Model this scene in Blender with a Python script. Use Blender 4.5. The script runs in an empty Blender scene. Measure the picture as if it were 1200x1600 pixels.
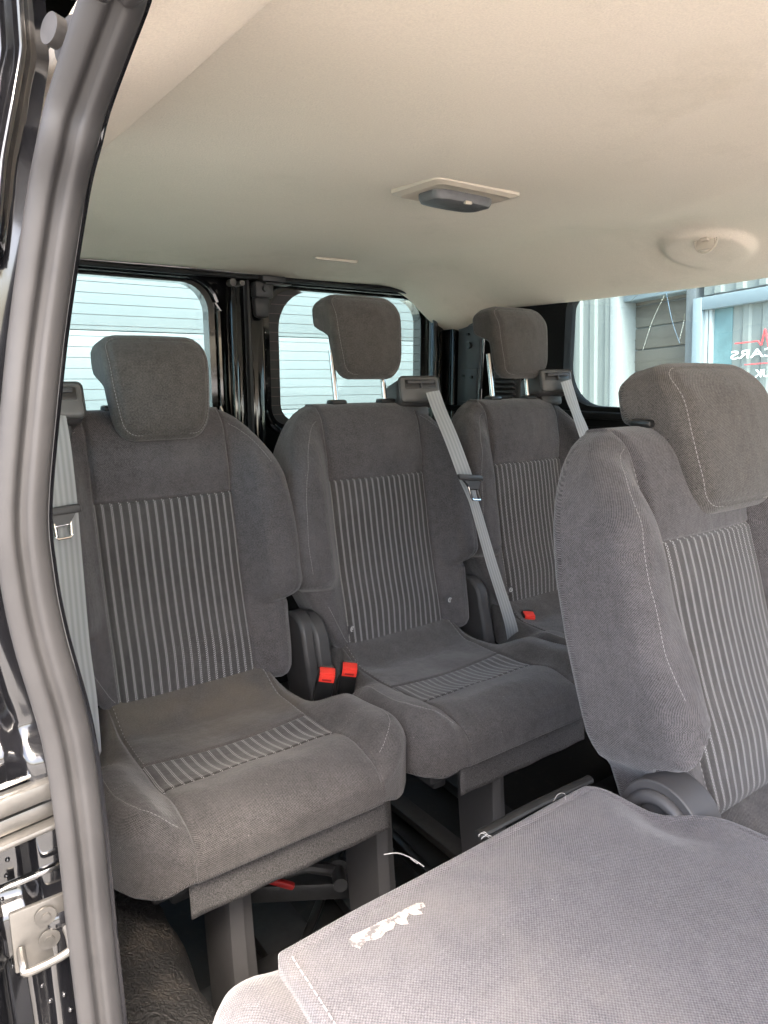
import bpy, bmesh, math, random
import numpy as np
from math import radians as R, sin, cos, pi, sqrt
from mathutils import Vector, Matrix
random.seed(7)
S = bpy.context.scene
COL = S.collection

# ---------------------------------------------------------------- camera
F, PX, PY = 1110.0, 600.0, 800.0
CAM = Vector((-1.0, 0.0, 1.10)); PSI = R(36.1); TH = R(10.96)
FW = Vector((sin(PSI)*cos(TH), cos(PSI)*cos(TH), -sin(TH)))
RT = Vector((cos(PSI), -sin(PSI), 0)); UP = RT.cross(FW)
cd = bpy.data.cameras.new('camera'); cam = bpy.data.objects.new('camera', cd); COL.objects.link(cam)
cd.sensor_fit = 'VERTICAL'; cd.sensor_height = 24; cd.lens = 24*F/1600
cd.clip_start = 0.02; cd.clip_end = 600
m = Matrix((RT, UP, -FW)).transposed().to_4x4(); m.translation = CAM; cam.matrix_world = m
S.camera = cam

def ray(px, py): return FW + RT*((px-PX)/F) - UP*((py-PY)/F)
def at(px, py, n, p):
    r = ray(px, py); n = Vector(n); return CAM + r*((Vector(p)-CAM).dot(n)/n.dot(r))
def aY(px, py, y): return at(px, py, (0,1,0), (0,y,0))
def aX(px, py, x): return at(px, py, (1,0,0), (x,0,0))
def aZ(px, py, z): return at(px, py, (0,0,1), (0,0,z))

# ---------------------------------------------------------------- light
SUN_EL, SUN_AZ = 58, 205      # azimuth: degrees clockwise from +Y towards +X
W = bpy.data.worlds.new('World'); S.world = W; W.use_nodes = True
wt = W.node_tree; bg = wt.nodes['Background']
sk = wt.nodes.new('ShaderNodeTexSky'); sk.sky_type = 'NISHITA'; sk.sun_disc = False
sk.sun_elevation = R(SUN_EL); sk.sun_rotation = R(SUN_AZ); sk.air_density = 1.0; sk.dust_density = 5.0; sk.ozone_density = 0.6
wt.links.new(sk.outputs[0], bg.inputs[0]); bg.inputs[1].default_value = 0.15
sd = bpy.data.lights.new('sun', 'SUN'); sun = bpy.data.objects.new('sun', sd); COL.objects.link(sun)
sd.energy = 1.4; sd.angle = R(22); sd.color = (1.0, 0.91, 0.80)
sdir = Vector((sin(R(SUN_AZ))*cos(R(SUN_EL)), cos(R(SUN_AZ))*cos(R(SUN_EL)), sin(R(SUN_EL))))
sun.rotation_euler = sdir.to_track_quat('Z', 'Y').to_euler()
vs = S.view_settings; vs.view_transform = 'Standard'; vs.look = 'None'; vs.exposure = 3.36; vs.gamma = 1; vs.use_curve_mapping = False
S.cycles.max_bounces = 14; S.cycles.diffuse_bounces = 8; S.cycles.glossy_bounces = 4; S.cycles.transparent_max_bounces = 16
S.cycles.use_denoising = True

# ---------------------------------------------------------------- materials
class NT:
    def __init__(s, name):
        s.m = bpy.data.materials.new(name); s.m.use_nodes = True; s.t = s.m.node_tree; s.n = s.t.nodes; s.b = s.n['Principled BSDF']
    def new(s, t, **k):
        n = s.n.new(t)
        for a, v in k.items(): setattr(n, a, v)
        return n
    def put(s, sock, v):
        if hasattr(v, 'is_linked') or hasattr(v, 'links'): s.t.links.new(v, sock)
        else: sock.default_value = v
    def ma(s, op, a, b=0.0, c=0.0):
        n = s.new('ShaderNodeMath', operation=op); s.put(n.inputs[0], a); s.put(n.inputs[1], b); s.put(n.inputs[2], c); return n.outputs[0]
    def noise(s, vec, scale, detail=4, rough=0.6):
        n = s.new('ShaderNodeTexNoise'); s.put(n.inputs['Vector'], vec); n.inputs['Scale'].default_value = scale
        n.inputs['Detail'].default_value = detail; n.inputs['Roughness'].default_value = rough; return n.outputs[0]
    def ramp(s, v, lo, hi, a=0.0, b=1.0):
        n = s.new('ShaderNodeMapRange'); s.put(n.inputs[0], v); s.put(n.inputs[1], lo); s.put(n.inputs[2], hi); s.put(n.inputs[3], a); s.put(n.inputs[4], b); return n.outputs[0]
    def mix(s, f, a, b):
        n = s.new('ShaderNodeMix', data_type='RGBA'); s.put(n.inputs[0], f); s.put(n.inputs[6], a); s.put(n.inputs[7], b); return n.outputs[2]
    def bump(s, h, strength, dist=0.001, nrm=None):
        n = s.new('ShaderNodeBump'); n.inputs['Strength'].default_value = strength; n.inputs['Distance'].default_value = dist
        s.put(n.inputs['Height'], h)
        if nrm: s.put(n.inputs['Normal'], nrm)
        return n.outputs[0]
    def uv(s):
        n = s.new('ShaderNodeUVMap'); n.uv_map = 'UVMap'
        x = s.new('ShaderNodeSeparateXYZ'); s.t.links.new(n.outputs[0], x.inputs[0]); return n.outputs[0], x.outputs[0], x.outputs[1]
    def obj(s): return s.new('ShaderNodeTexCoord').outputs['Object']
def c4(c): return (c[0], c[1], c[2], 1)

def plain(name, col, rough=0.5, metal=0.0, coat=0.0, var=0.12, nscale=30, bump=0.0, bscale=400, bdist=0.0005, spec=0.5):
    t = NT(name); o = t.obj()
    f = t.noise(o, nscale, 5, 0.65)
    k = 1-var
    t.put(t.b.inputs['Base Color'], t.mix(t.ramp(f, .3, .7), c4([c*k for c in col]), c4([min(1, c*(1+var)) for c in col])))
    t.put(t.b.inputs['Roughness'], t.ramp(f, .3, .7, max(.02, rough*.8), min(1, rough*1.15)))
    t.b.inputs['Metallic'].default_value = metal; t.b.inputs['Coat Weight'].default_value = coat; t.b.inputs['Coat Roughness'].default_value = 0.05
    t.b.inputs['Specular IOR Level'].default_value = spec
    if bump: t.put(t.b.inputs['Normal'], t.bump(t.noise(o, bscale, 3), bump, bdist))
    return t.m

def fabric(name, dark, light, pitch=0.0030, dirt=None, weave=1.0, stripes=False, sheen=.25, lint=True):
    t = NT(name); vec, u, v = t.uv(); o = t.obj()
    k = 2*pi/pitch
    w = t.ma('MULTIPLY', t.ma('SINE', t.ma('MULTIPLY', u, k)), t.ma('SINE', t.ma('MULTIPLY', v, k)))
    n1 = t.noise(vec, 900, 2); n2 = t.noise(o, 9, 4, .6)
    n3 = t.noise(vec, 330, 3, .75); n4 = t.noise(vec, 60, 4, .7)
    f = t.ramp(t.ma('ADD', t.ma('ADD', t.ma('MULTIPLY', w, .75*weave), t.ma('MULTIPLY', t.ma('SUBTRACT', n1, .5), 1.6)), t.ma('ADD', t.ma('MULTIPLY', t.ma('SUBTRACT', n3, .5), 2.2), t.ma('MULTIPLY', t.ma('SUBTRACT', n4, .5), .9))), -.8, 1.1)
    col = t.mix(f, c4(dark), c4(light))
    h = w
    if stripes:
        P = 0.0153
        fr = t.ma('SUBTRACT', t.ma('FRACT', t.ma('ADD', t.ma('DIVIDE', u, P), 100.25)), .5)   # -.5...5
        a = t.ma('ABSOLUTE', fr)
        # two dotted columns either side of the stripe's centre
        dcol = t.ma('ABSOLUTE', t.ma('SUBTRACT', a, 0.08))
        line = t.ramp(dcol, 0.03, 0.055, 1, 0)
        ph = t.ma('MULTIPLY', t.ma('SIGN', fr), 1.57)
        dots = t.ramp(t.ma('SINE', t.ma('ADD', t.ma('MULTIPLY', v, 2*pi/.0038), ph)), -.25, .35)
        lf = t.ma('MULTIPLY', line, dots)
        # the ground between stripes is a darker plain band
        band = t.ramp(a, .25, .3)
        col = t.mix(t.ma('MULTIPLY', band, .22), col, c4([d*.75 for d in dark]))
        col = t.mix(t.ma('MULTIPLY', lf, .9), col, (0.52, 0.52, 0.52, 1))
        h = t.ma('ADD', w, t.ma('MULTIPLY', lf, 2.0))
    # slow wear: paler rubbed areas and dusty marks
    col = t.mix(t.ramp(n2, .42, .75, 0, .16), col, c4([min(1, l*1.25) for l in light]))
    if dirt:
        dn = t.noise(o, 4.5, 5, .6); col = t.mix(t.ramp(dn, .48, .72, 0, .4), col, c4(dirt))
    if lint:
        l = t.new('ShaderNodeTexVoronoi'); l.inputs['Scale'].default_value = 55; t.put(l.inputs['Vector'], o)
        lm = t.ramp(l.outputs['Distance'], .02, .05, .55, 0)
        ln = t.ramp(t.noise(o, 14, 2), .54, .6)
        col = t.mix(t.ma('MULTIPLY', lm, ln), col, (.45, .43, .40, 1))
    t.put(t.b.inputs['Base Color'], col); t.b.inputs['Roughness'].default_value = .92
    t.b.inputs['Specular IOR Level'].default_value = .2
    t.b.inputs['Sheen Weight'].default_value = sheen; t.b.inputs['Sheen Roughness'].default_value = .4
    mp = t.new('ShaderNodeMapping'); mp.inputs['Scale'].default_value = (1.0, 1.0, .55); mp.inputs['Rotation'].default_value = (.2, .5, 0); t.put(mp.inputs[0], o)
    wr = t.noise(mp.outputs[0], 15, 4, .5)
    nb = t.bump(wr, .55, .011)
    t.put(t.b.inputs['Normal'], t.bump(h, .45*weave+.1, .0006, nb))
    return t.m

M = {}
def glass(name, tint, refl=.06):
    t = NT(name); t.n.remove(t.b); out = t.n['Material Output']
    tr = t.new('ShaderNodeBsdfTransparent'); tr.inputs[0].default_value = c4(tint)
    gl = t.new('ShaderNodeBsdfGlossy'); gl.inputs['Roughness'].default_value = .02
    fr = t.new('ShaderNodeFresnel'); fr.inputs[0].default_value = 1.45
    mx = t.new('ShaderNodeMixShader'); t.put(mx.inputs[0], t.ma('MULTIPLY', fr.outputs[0], .8)); t.put(mx.inputs[1], tr.outputs[0]); t.put(mx.inputs[2], gl.outputs[0])
    t.put(out.inputs[0], mx.outputs[0]); return t.m
M['fabric'] = fabric('seat_fabric', (.016,.0152,.0155), (.150,.139,.142))
M['insert'] = fabric('striped_fabric', (.020,.019,.019), (.128,.121,.119), stripes=True)
M['fabric_dirty'] = fabric('stained_seat_fabric', (.016,.0152,.0152), (.148,.138,.135))
M['fabric_head'] = fabric('headrest_fabric', (.017,.0155,.0145), (.150,.138,.127), pitch=.0026)
M['backing'] = fabric('seat_back_cloth', (.052,.049,.052), (.180,.170,.178), pitch=.0034, dirt=(.145,.13,.11), weave=.8)
M['carpet'] = plain('carpet_flap', (.085,.082,.082), .95, var=.1, bump=.9, bscale=900, bdist=.002)
_t = NT('carpet_speckle'); _o = _t.obj(); _n = _t.noise(_o, 650, 2, .7)
_t.put(_t.b.inputs['Base Color'], _t.mix(_t.ramp(_n, .35, .68), (.028,.027,.027,1), (.115,.11,.11,1))); _t.b.inputs['Roughness'].default_value = .95
_t.put(_t.b.inputs['Normal'], _t.bump(_n, .8, .0015)); M['carpet'] = _t.m
M['plastic'] = plain('charcoal_plastic', (.045,.043,.043), .48, var=.12, bump=.25, bscale=900, bdist=.0003)
M['plastic_grey'] = plain('grey_plastic', (.052,.050,.051), .55, var=.15, nscale=14, bump=.35, bscale=1200, bdist=.0004)
M['bezel'] = plain('guide_bezel_plastic', (.10,.098,.095), .42, var=.1, bump=.2, bscale=900, bdist=.0003)
M['plastic_black'] = plain('black_plastic', (.012,.012,.012), .35, var=.2)
M['red'] = plain('red_plastic', (.72,.045,.03), .35, var=.06)
M['red_dark'] = plain('red_strap', (.30,.012,.012), .5, var=.1)
M['chrome'] = plain('chrome', (.75,.74,.72), .12, 1.0, var=.05)
M['steel'] = plain('zinc_steel', (.135,.128,.118), .36, .75, var=.12, nscale=60)
M['dull_steel'] = plain('dull_steel', (.075,.07,.066), .5, .6, var=.2, nscale=60)
M['dark_metal'] = plain('dark_painted_metal', (.026,.026,.027), .42, .2, var=.3, nscale=40)
M['paint'] = plain('black_car_paint', (.006,.006,.007), .12, coat=1.0, var=.2, nscale=18, bump=.06, bscale=9, bdist=.02)
M['black_trim'] = plain('black_trim', (.008,.008,.008), .7, var=.25, spec=.15)
M['rubber'] = plain('grey_rubber_seal', (.029,.0275,.0275), .55, var=.2, nscale=11, bump=.12, bscale=300, bdist=.0004, spec=.4)
M['pillar_grey'] = plain('primed_pillar_panel', (.06,.066,.072), .5, var=.15)
M['beige_plastic'] = plain('beige_plastic', (.52,.45,.36), .5, var=.04)
M['lens'] = plain('lamp_lens', (.10,.10,.10), .4, var=.15, nscale=80, bump=.5, bscale=500)
M['stitch'] = plain('stitch_thread', (.27,.26,.255), .85, var=.15)
M['white_thread'] = plain('white_thread', (.30,.29,.28), .8, var=.1)
M['reflection'] = glass('reflection_mark_glass', (.80,.82,.80))  # for the modelled reflection marks on the side window
_t = NT('torn_label'); _o = _t.obj(); _n = _t.noise(_o, 95, 4, .7)
_t.put(_t.b.inputs['Base Color'], _t.mix(_t.ramp(_n, .50, .55), (.36,.325,.29,1), (.13,.12,.12,1))); _t.b.inputs['Roughness'].default_value = .8
_t.put(_t.b.inputs['Normal'], _t.bump(_n, .8, .001)); M['label'] = _t.m
M['tag'] = plain('cloth_tag', (.62,.62,.6), .8)
M['wire'] = plain('heater_wire', (.20,.15,.13), .5)
_t = NT('headliner_cloth'); _o = _t.obj(); _n = _t.noise(_o, 420, 3, .7); _n2 = _t.noise(_o, 2.6, 3, .5)
_c = _t.mix(_t.ramp(_n2, .38, .7), (.78,.69,.565,1), (.83,.73,.61,1))
_c = _t.mix(_t.ramp(_t.noise(_o, 2.4, 6, .75), .55, .75, 0, .42), _c, (.56,.48,.36,1))
_c = _t.mix(_t.ramp(_n, .35, .65, .0, .32), _c, (.52,.46,.38,1))
_t.put(_t.b.inputs['Base Color'], _c); _t.b.inputs['Roughness'].default_value = .95
_t.put(_t.b.inputs['Normal'], _t.bump(_n, .7, .0018)); M['headliner'] = _t.m
_t = NT('textured_rubber_mat'); _o = _t.obj(); _v = _t.new('ShaderNodeTexVoronoi', feature='SMOOTH_F1'); _v.inputs['Scale'].default_value = 240
_w = _t.new('ShaderNodeVectorMath', operation='ADD'); _t.put(_w.inputs[0], _o); _nn = _t.new('ShaderNodeTexNoise'); _nn.inputs['Scale'].default_value = 60; _t.put(_nn.inputs['Vector'], _o)
_sc = _t.new('ShaderNodeVectorMath', operation='SCALE'); _t.put(_sc.inputs[0], _nn.outputs[1]); _sc.inputs['Scale'].default_value = .02; _t.put(_w.inputs[1], _sc.outputs[0]); _t.put(_v.inputs['Vector'], _w.outputs[0])
_t.put(_t.b.inputs['Base Color'], _t.mix(_t.ramp(_t.noise(_o, 12, 4), .5, .75), (.030,.029,.029,1), (.075,.066,.058,1))); _t.b.inputs['Roughness'].default_value = .38
_t.put(_t.b.inputs['Normal'], _t.bump(_v.outputs[0], .8, .003)); M['mat'] = _t.m
_t = NT('floor_mat'); _o = _t.obj(); _n = _t.noise(_o, 30, 8, .75)
_t.put(_t.b.inputs['Base Color'], _t.mix(_t.ramp(_n, .55, .8), (.014,.0135,.013,1), (.075,.062,.05,1))); _t.b.inputs['Roughness'].default_value = .45; M['floor'] = _t.m
def belt_mat(name, c):
    t = NT(name); vec, u, v = t.uv()
    s = t.ma('SINE', t.ma('MULTIPLY', u, 2*pi/.0095)); w = t.ma('SINE', t.ma('MULTIPLY', v, 2*pi/.0016))
    t.put(t.b.inputs['Base Color'], t.mix(t.ramp(s, -1, 1), c4(c), c4([x*1.35 for x in c]))); t.b.inputs['Roughness'].default_value = .5
    t.b.inputs['Sheen Weight'].default_value = .3
    t.put(t.b.inputs['Normal'], t.bump(t.ma('ADD', s, w), .3, .0005)); return t.m
M['belt'] = belt_mat('seat_belt_webbing', (.25,.255,.255))
M['glass'] = glass('tinted_glass', (.74,.86,.86))
M['glass_clear'] = glass('clear_glass', (.84,.93,.92))
M['garage'] = plain('garage_door_panel', (.138,.152,.160), .45, var=.03, nscale=3)
M['cladding'] = plain('pale_metal_cladding', (.145,.163,.163), .4, var=.05, nscale=2)
M['roller'] = plain('taupe_roller_door', (.085,.078,.068), .5, var=.06)
M['frame_grey'] = plain('blue_grey_aluminium', (.15,.19,.22), .4, .1, var=.06)
M['frame_dark'] = plain('dark_grey_steel', (.08,.09,.10), .4, var=.1)
M['white_trim'] = plain('white_trim', (.24,.265,.275), .4, var=.04)
M['pane_dark'] = plain('shop_window_dark_pane', (.10,.17,.19), .08, var=.2, nscale=4)
M['vinyl_white'] = plain('white_vinyl', (.85,.9,.9), .5, var=.02)
M['vinyl_red'] = plain('red_vinyl', (.70,.05,.06), .5, var=.02)
M['asphalt'] = plain('concrete_yard', (.34,.325,.30), .9, var=.25, nscale=6, bump=.4, bscale=150, bdist=.004)
M['grime'] = plain('rusty_dirt', (.07,.05,.035), .95, var=.4, nscale=90, bump=.9, bscale=160, bdist=.006)

# ---------------------------------------------------------------- builders
def put_props(o, label=None, cat=None, group=None, kind=None):
    if label: o['label'] = label
    if cat: o['category'] = cat
    if group: o['group'] = group
    if kind: o['kind'] = kind
    return o
def thing(name, loc, label, cat, group=None):
    o = bpy.data.objects.new(name, None); COL.objects.link(o); o.location = loc; o.empty_display_size = .1
    return put_props(o, label, cat, group)
def mesh_obj(name, V, Fc, mat, parent=None, uvs=None, midx=None, smooth=True, angle=40, recalc=True):
    me = bpy.data.meshes.new(name)
    me.from_pydata([tuple(v) for v in V], [], [tuple(f) for f in Fc])
    mats = mat if isinstance(mat, (list, tuple)) else [mat]
    for q in mats: me.materials.append(q)
    if midx is not None: me.polygons.foreach_set('material_index', midx)
    if uvs is not None:
        l = me.uv_layers.new(name='UVMap'); k = 0
        flat = [c for f in uvs for p in f for c in p]
        l.data.foreach_set('uv', flat)
    if recalc:
        bm = bmesh.new(); bm.from_mesh(me); bmesh.ops.recalc_face_normals(bm, faces=bm.faces[:]); bm.to_mesh(me); bm.free()
    if smooth:
        me.polygons.foreach_set('use_smooth', [True]*len(me.polygons))
        if angle: me.set_sharp_from_angle(angle=R(angle))
    me.update()
    o = bpy.data.objects.new(name, me); COL.objects.link(o)
    if parent: o.parent = parent
    return o
def share(o, parent, name=None):
    c = bpy.data.objects.new(name or o.name.split('.')[0], o.data); COL.objects.link(c); c.parent = parent; c.matrix_local = o.matrix_local.copy(); return c

class B:   # collects primitives into one mesh
    def __init__(s): s.bm = bmesh.new()
    def box(s, c, d, bev=0.0, rot=None, seg=2, mi=0, taper=None):
        g = bmesh.ops.create_cube(s.bm, size=1); vs_ = g['verts']
        for v in vs_:
            k = 1.0
            if taper and v.co.z > 0: k = taper
            v.co = Vector((v.co.x*d[0]*k, v.co.y*d[1]*k, v.co.z*d[2]))
        fs = set(f for v in vs_ for f in v.link_faces)
        if bev:
            r = bmesh.ops.bevel(s.bm, geom=list(set(e for v in vs_ for e in v.link_edges)), offset=bev, segments=seg, affect='EDGES', profile=.5)
            vs_ = list(set([v for f in r['faces'] for v in f.verts]) | set(v for v in vs_ if v.is_valid))
            fs = set(f for v in vs_ for f in v.link_faces)
        mt = Matrix.Translation(Vector(c)) @ (rot.to_4x4() if rot else Matrix())
        for v in vs_: v.co = mt @ v.co
        for f in fs: f.material_index = mi
        return s
    def tube(s, pts, r, n=10, mi=0, flat=1.0, caps=True):
        pts = [Vector(p) for p in pts]; rings = []
        rr = r if isinstance(r, (list, tuple)) else [r]*len(pts)
        for i, p in enumerate(pts):
            t = (pts[min(i+1, len(pts)-1)] - pts[max(i-1, 0)]).normalized()
            a = t.cross(Vector((0,0,1)))
            if a.length < .05: a = t.cross(Vector((0,1,0)))
            a.normalize(); b = a.cross(t)
            rings.append([s.bm.verts.new(p + a*cos(2*pi*k/n)*rr[i] + b*sin(2*pi*k/n)*rr[i]*flat) for k in range(n)])
        fs = []
        for i in range(len(rings)-1):
            for k in range(n): fs.append(s.bm.faces.new((rings[i][k], rings[i][(k+1)%n], rings[i+1][(k+1)%n], rings[i+1][k])))
        if caps: fs.append(s.bm.faces.new(rings[0])); fs.append(s.bm.faces.new(rings[-1]))
        for f in fs: f.material_index = mi
        return s
    def disc(s, c, n, r, h, seg=20, mi=0):
        n = Vector(n).normalized(); return s.tube([Vector(c)-n*h/2, Vector(c)+n*h/2], r, seg, mi)
    def prism(s, pts, off, mi=0):
        off = Vector(off); a = [s.bm.verts.new(Vector(p)) for p in pts]; b = [s.bm.verts.new(Vector(p)+off) for p in pts]; n = len(a)
        fs = [s.bm.faces.new(a), s.bm.faces.new(b[::-1])]
        for i in range(n): fs.append(s.bm.faces.new((a[i], a[(i+1)%n], b[(i+1)%n], b[i])))
        for f in fs: f.material_index = mi
        return s
    def done(s, name, mat, parent=None, smooth=True, bevel=0.0, angle=35):
        bmesh.ops.recalc_face_normals(s.bm, faces=s.bm.faces[:])
        me = bpy.data.meshes.new(name); s.bm.to_mesh(me); s.bm.free()
        for q in (mat if isinstance(mat, (list, tuple)) else [mat]): me.materials.append(q)
        if smooth: me.polygons.foreach_set('use_smooth', [True]*len(me.polygons)); me.set_sharp_from_angle(angle=R(angle))
        o = bpy.data.objects.new(name, me); COL.objects.link(o)
        if parent: o.parent = parent
        if bevel:
            md = o.modifiers.new('bevel', 'BEVEL'); md.width = bevel; md.segments = 2; md.limit_method = 'ANGLE'
        return o
def rotv(deg, ax='Z'): return Matrix.Rotation(R(deg), 3, ax)
def sstep(x, a, b):
    t = np.clip((x-a)/(b-a), 0, 1); return t*t*(3-2*t)
def lerp_tab(tab, x):
    return np.interp(x, [t[0] for t in tab], [t[1] for t in tab])
def catmull(pts, n=6):
    P = [Vector(p) for p in pts]; P = [P[0]*2-P[1]] + P + [P[-1]*2-P[-2]]; out = []
    for i in range(1, len(P)-2):
        for k in range(n):
            t = k/n; a, b, c, d = P[i-1:i+3]
            out.append(.5*((2*b)+(c-a)*t+(2*a-5*b+4*c-d)*t*t+(3*b-a-3*c+d)*t**3))
    out.append(P[-2]); return out

DENSE = [0, .0006, .0016, .003, .005, .0075, .0105, .014, .018, .023, .029, .036]
def seg_rows(a, b, step, dense_a=True, dense_b=True):
    L = b-a; r = set()
    if dense_a: r |= {a+d for d in DENSE if d < L/2}
    if dense_b: r |= {b-d for d in DENSE if d < L/2}
    n = max(2, int(L/step)); r |= {a+L*i/n for i in range(n+1)}
    r = sorted(r); out = [r[0]]
    for x in r[1:]:
        if x-out[-1] > .0004: out.append(x)
    out[-1] = b
    return out

class Pillow:
    """closed upholstered body: plan (a,b) -> front depth c and back depth c, edges rolled over by distance to the outline"""
    def __init__(s, bs, hl, hr, seams, front, back, rf, rb, groove=None, step=.012):
        s.front, s.back, s.rf, s.rb, s.groove = front, back, rf, rb, groove
        bs = np.array(bs); L = np.array([-hl(b) for b in bs]); Rr = np.array([hr(b) for b in bs])
        tot = []
        pts = [-1]+list(seams)+[1]
        ref = [-.24]+list(seams)+[.24] if seams else [-hl(bs[len(bs)//2]), hr(bs[len(bs)//2])]
        cols = []   # (segment, fraction)
        for i in range(len(ref)-1):
            r = seg_rows(ref[i], ref[i+1], step)
            for x in (r if i == 0 else r[1:]): cols.append((i, (x-ref[i])/(ref[i+1]-ref[i])))
        A = np.zeros((len(bs), len(cols)))
        for j, b in enumerate(bs):
            e = [L[j]]+list(seams)+[Rr[j]]
            if seams and e[0] > e[1]-.004: e[0] = e[1]-.004
            if seams and e[-1] < e[-2]+.004: e[-1] = e[-2]+.004
            A[j] = [e[i]+(e[i+1]-e[i])*f for i, f in cols]
        Bb = np.repeat(bs[:, None], len(cols), 1)
        s.A, s.B = A, Bb
        poly = [(A[j,0], bs[j]) for j in range(len(bs))] + [(A[j,-1], bs[j]) for j in range(len(bs)-1, -1, -1)]
        s.poly = np.array(poly)
        s.D = s.dist(A, Bb)
        # exact zero on the border
        s.D[0,:] = 0; s.D[-1,:] = 0; s.D[:,0] = 0; s.D[:,-1] = 0
        s.Cf = s.surf(A, Bb, s.D); s.Cb = s.bsurf(A, Bb, s.D)
    def dist(s, a, b):
        P = np.stack([np.ravel(a), np.ravel(b)], 1); Q0 = s.poly; Q1 = np.roll(s.poly, -1, 0)
        d = np.full(len(P), 9.)
        for p0, p1 in zip(Q0, Q1):
            e = p1-p0; l = e@e
            if l < 1e-12: continue
            t = np.clip(((P-p0)@e)/l, 0, 1); q = P-(p0+t[:,None]*e); d = np.minimum(d, np.sqrt((q*q).sum(1)))
        return d.reshape(np.shape(a))
    def roll(s, d, r): 
        k = np.clip(r-d, 0, r); return r-np.sqrt(np.maximum(r*r-k*k, 0))
    def surf(s, a, b, d):
        c = s.front(a, b)+s.roll(d, s.rf)
        if s.groove is not None: c = c+s.groove(a, b, d)
        return c
    def bsurf(s, a, b, d): return s.back(a, b)-s.roll(d, s.rb)
    def point(s, a, b):
        d = s.dist(np.array([a]), np.array([b])); return float(s.surf(np.array([a]), np.array([b]), d)[0])
    def build(s, name, mats, parent, mapf, mat_of, wall=5, flat=False):
        nj, ni = s.A.shape; V = []; Fc = []; uv = []; mi = []
        F_ = np.arange(nj*ni).reshape(nj, ni)
        # arclength down the columns for uv
        arc = np.zeros((nj, ni)); 
        arc[1:] = np.cumsum(np.sqrt(np.diff(s.B, axis=0)**2+np.diff(s.Cf, axis=0)**2), 0)
        if flat: arc = s.B.copy()
        ua = np.zeros((nj, ni)); ua[:,1:] = np.cumsum(np.sqrt(np.diff(s.A, axis=1)**2+np.diff(s.Cf, axis=1)**2), 1)
        ua = ua-ua[:, ni//2][:,None]+s.A[:, ni//2][:,None]
        for j in range(nj):
            for i in range(ni): V.append(mapf(s.A[j,i], s.B[j,i], s.Cf[j,i]))
        for j in range(nj-1):
            for i in range(ni-1):
                q = ((j,i),(j,i+1),(j+1,i+1),(j+1,i)); Fc.append([int(F_[k]) for k in q])
                uv.append([(ua[k], arc[k]) for k in q])
                mi.append(mat_of((s.A[j,i]+s.A[j+1,i+1])/2, (s.B[j,i]+s.B[j+1,i+1])/2))
        off = len(V); G = F_+off
        for j in range(nj):
            for i in range(ni): V.append(mapf(s.A[j,i], s.B[j,i], s.Cb[j,i]))
        for j in range(nj-1):
            for i in range(ni-1):
                q = ((j,i),(j+1,i),(j+1,i+1),(j,i+1)); Fc.append([int(G[k]) for k in q]); uv.append([(s.A[k], s.B[k]) for k in q]); mi.append(0)
        ring = [(0,i) for i in range(ni)]+[(j,ni-1) for j in range(1,nj)]+[(nj-1,i) for i in range(ni-2,-1,-1)]+[(j,0) for j in range(nj-2,0,-1)]
        rings = [[int(F_[k]) for k in ring]]
        for w in range(1, wall):
            t = w/wall; row = []
            for k in ring:
                V.append(mapf(s.A[k], s.B[k], s.Cf[k]*(1-t)+s.Cb[k]*t)); row.append(len(V)-1)
            rings.append(row)
        rings.append([int(G[k]) for k in ring])
        per = [0]
        for k0, k1 in zip(ring, ring[1:]+ring[:1]): per.append(per[-1]+sqrt((s.A[k1]-s.A[k0])**2+(s.B[k1]-s.B[k0])**2))
        n = len(ring)
        for w in range(wall):
            for k in range(n):
                k2 = (k+1)%n; Fc.append([rings[w][k], rings[w+1][k], rings[w+1][k2], rings[w][k2]])
                d0 = [s.Cf[ring[q]]+(s.Cb[ring[q]]-s.Cf[ring[q]])*w/wall for q in (k,k2)]; d1 = [s.Cf[ring[q]]+(s.Cb[ring[q]]-s.Cf[ring[q]])*(w+1)/wall for q in (k,k2)]
                uv.append([(per[k], d0[0]), (per[k], d1[0]), (per[k+1], d1[1]), (per[k+1], d0[1])]); mi.append(0)
        return mesh_obj(name, V, Fc, mats, parent, uv, mi, angle=55)

def stitches(name, pts, parent, L=.0036, gap=.0056, r=.00042, lift=None, mat=None):
    """dashes of thread along a polyline"""
    P = [Vector(p) for p in pts]; b = B(); acc = 0.0; i = 0; d = 0
    cum = [0]
    for p, q in zip(P, P[1:]): cum.append(cum[-1]+(q-p).length)
    def pos(s_):
        k = 0
        while k < len(cum)-2 and cum[k+1] < s_: k += 1
        t = (s_-cum[k])/max(1e-9, cum[k+1]-cum[k]); return P[k].lerp(P[k+1], min(1, t))
    s_ = 0
    while s_+L < cum[-1]:
        b.tube([pos(s_), pos(s_+L)], r, 5); s_ += gap
    return b.done(name, mat or M['stitch'], parent)

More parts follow.
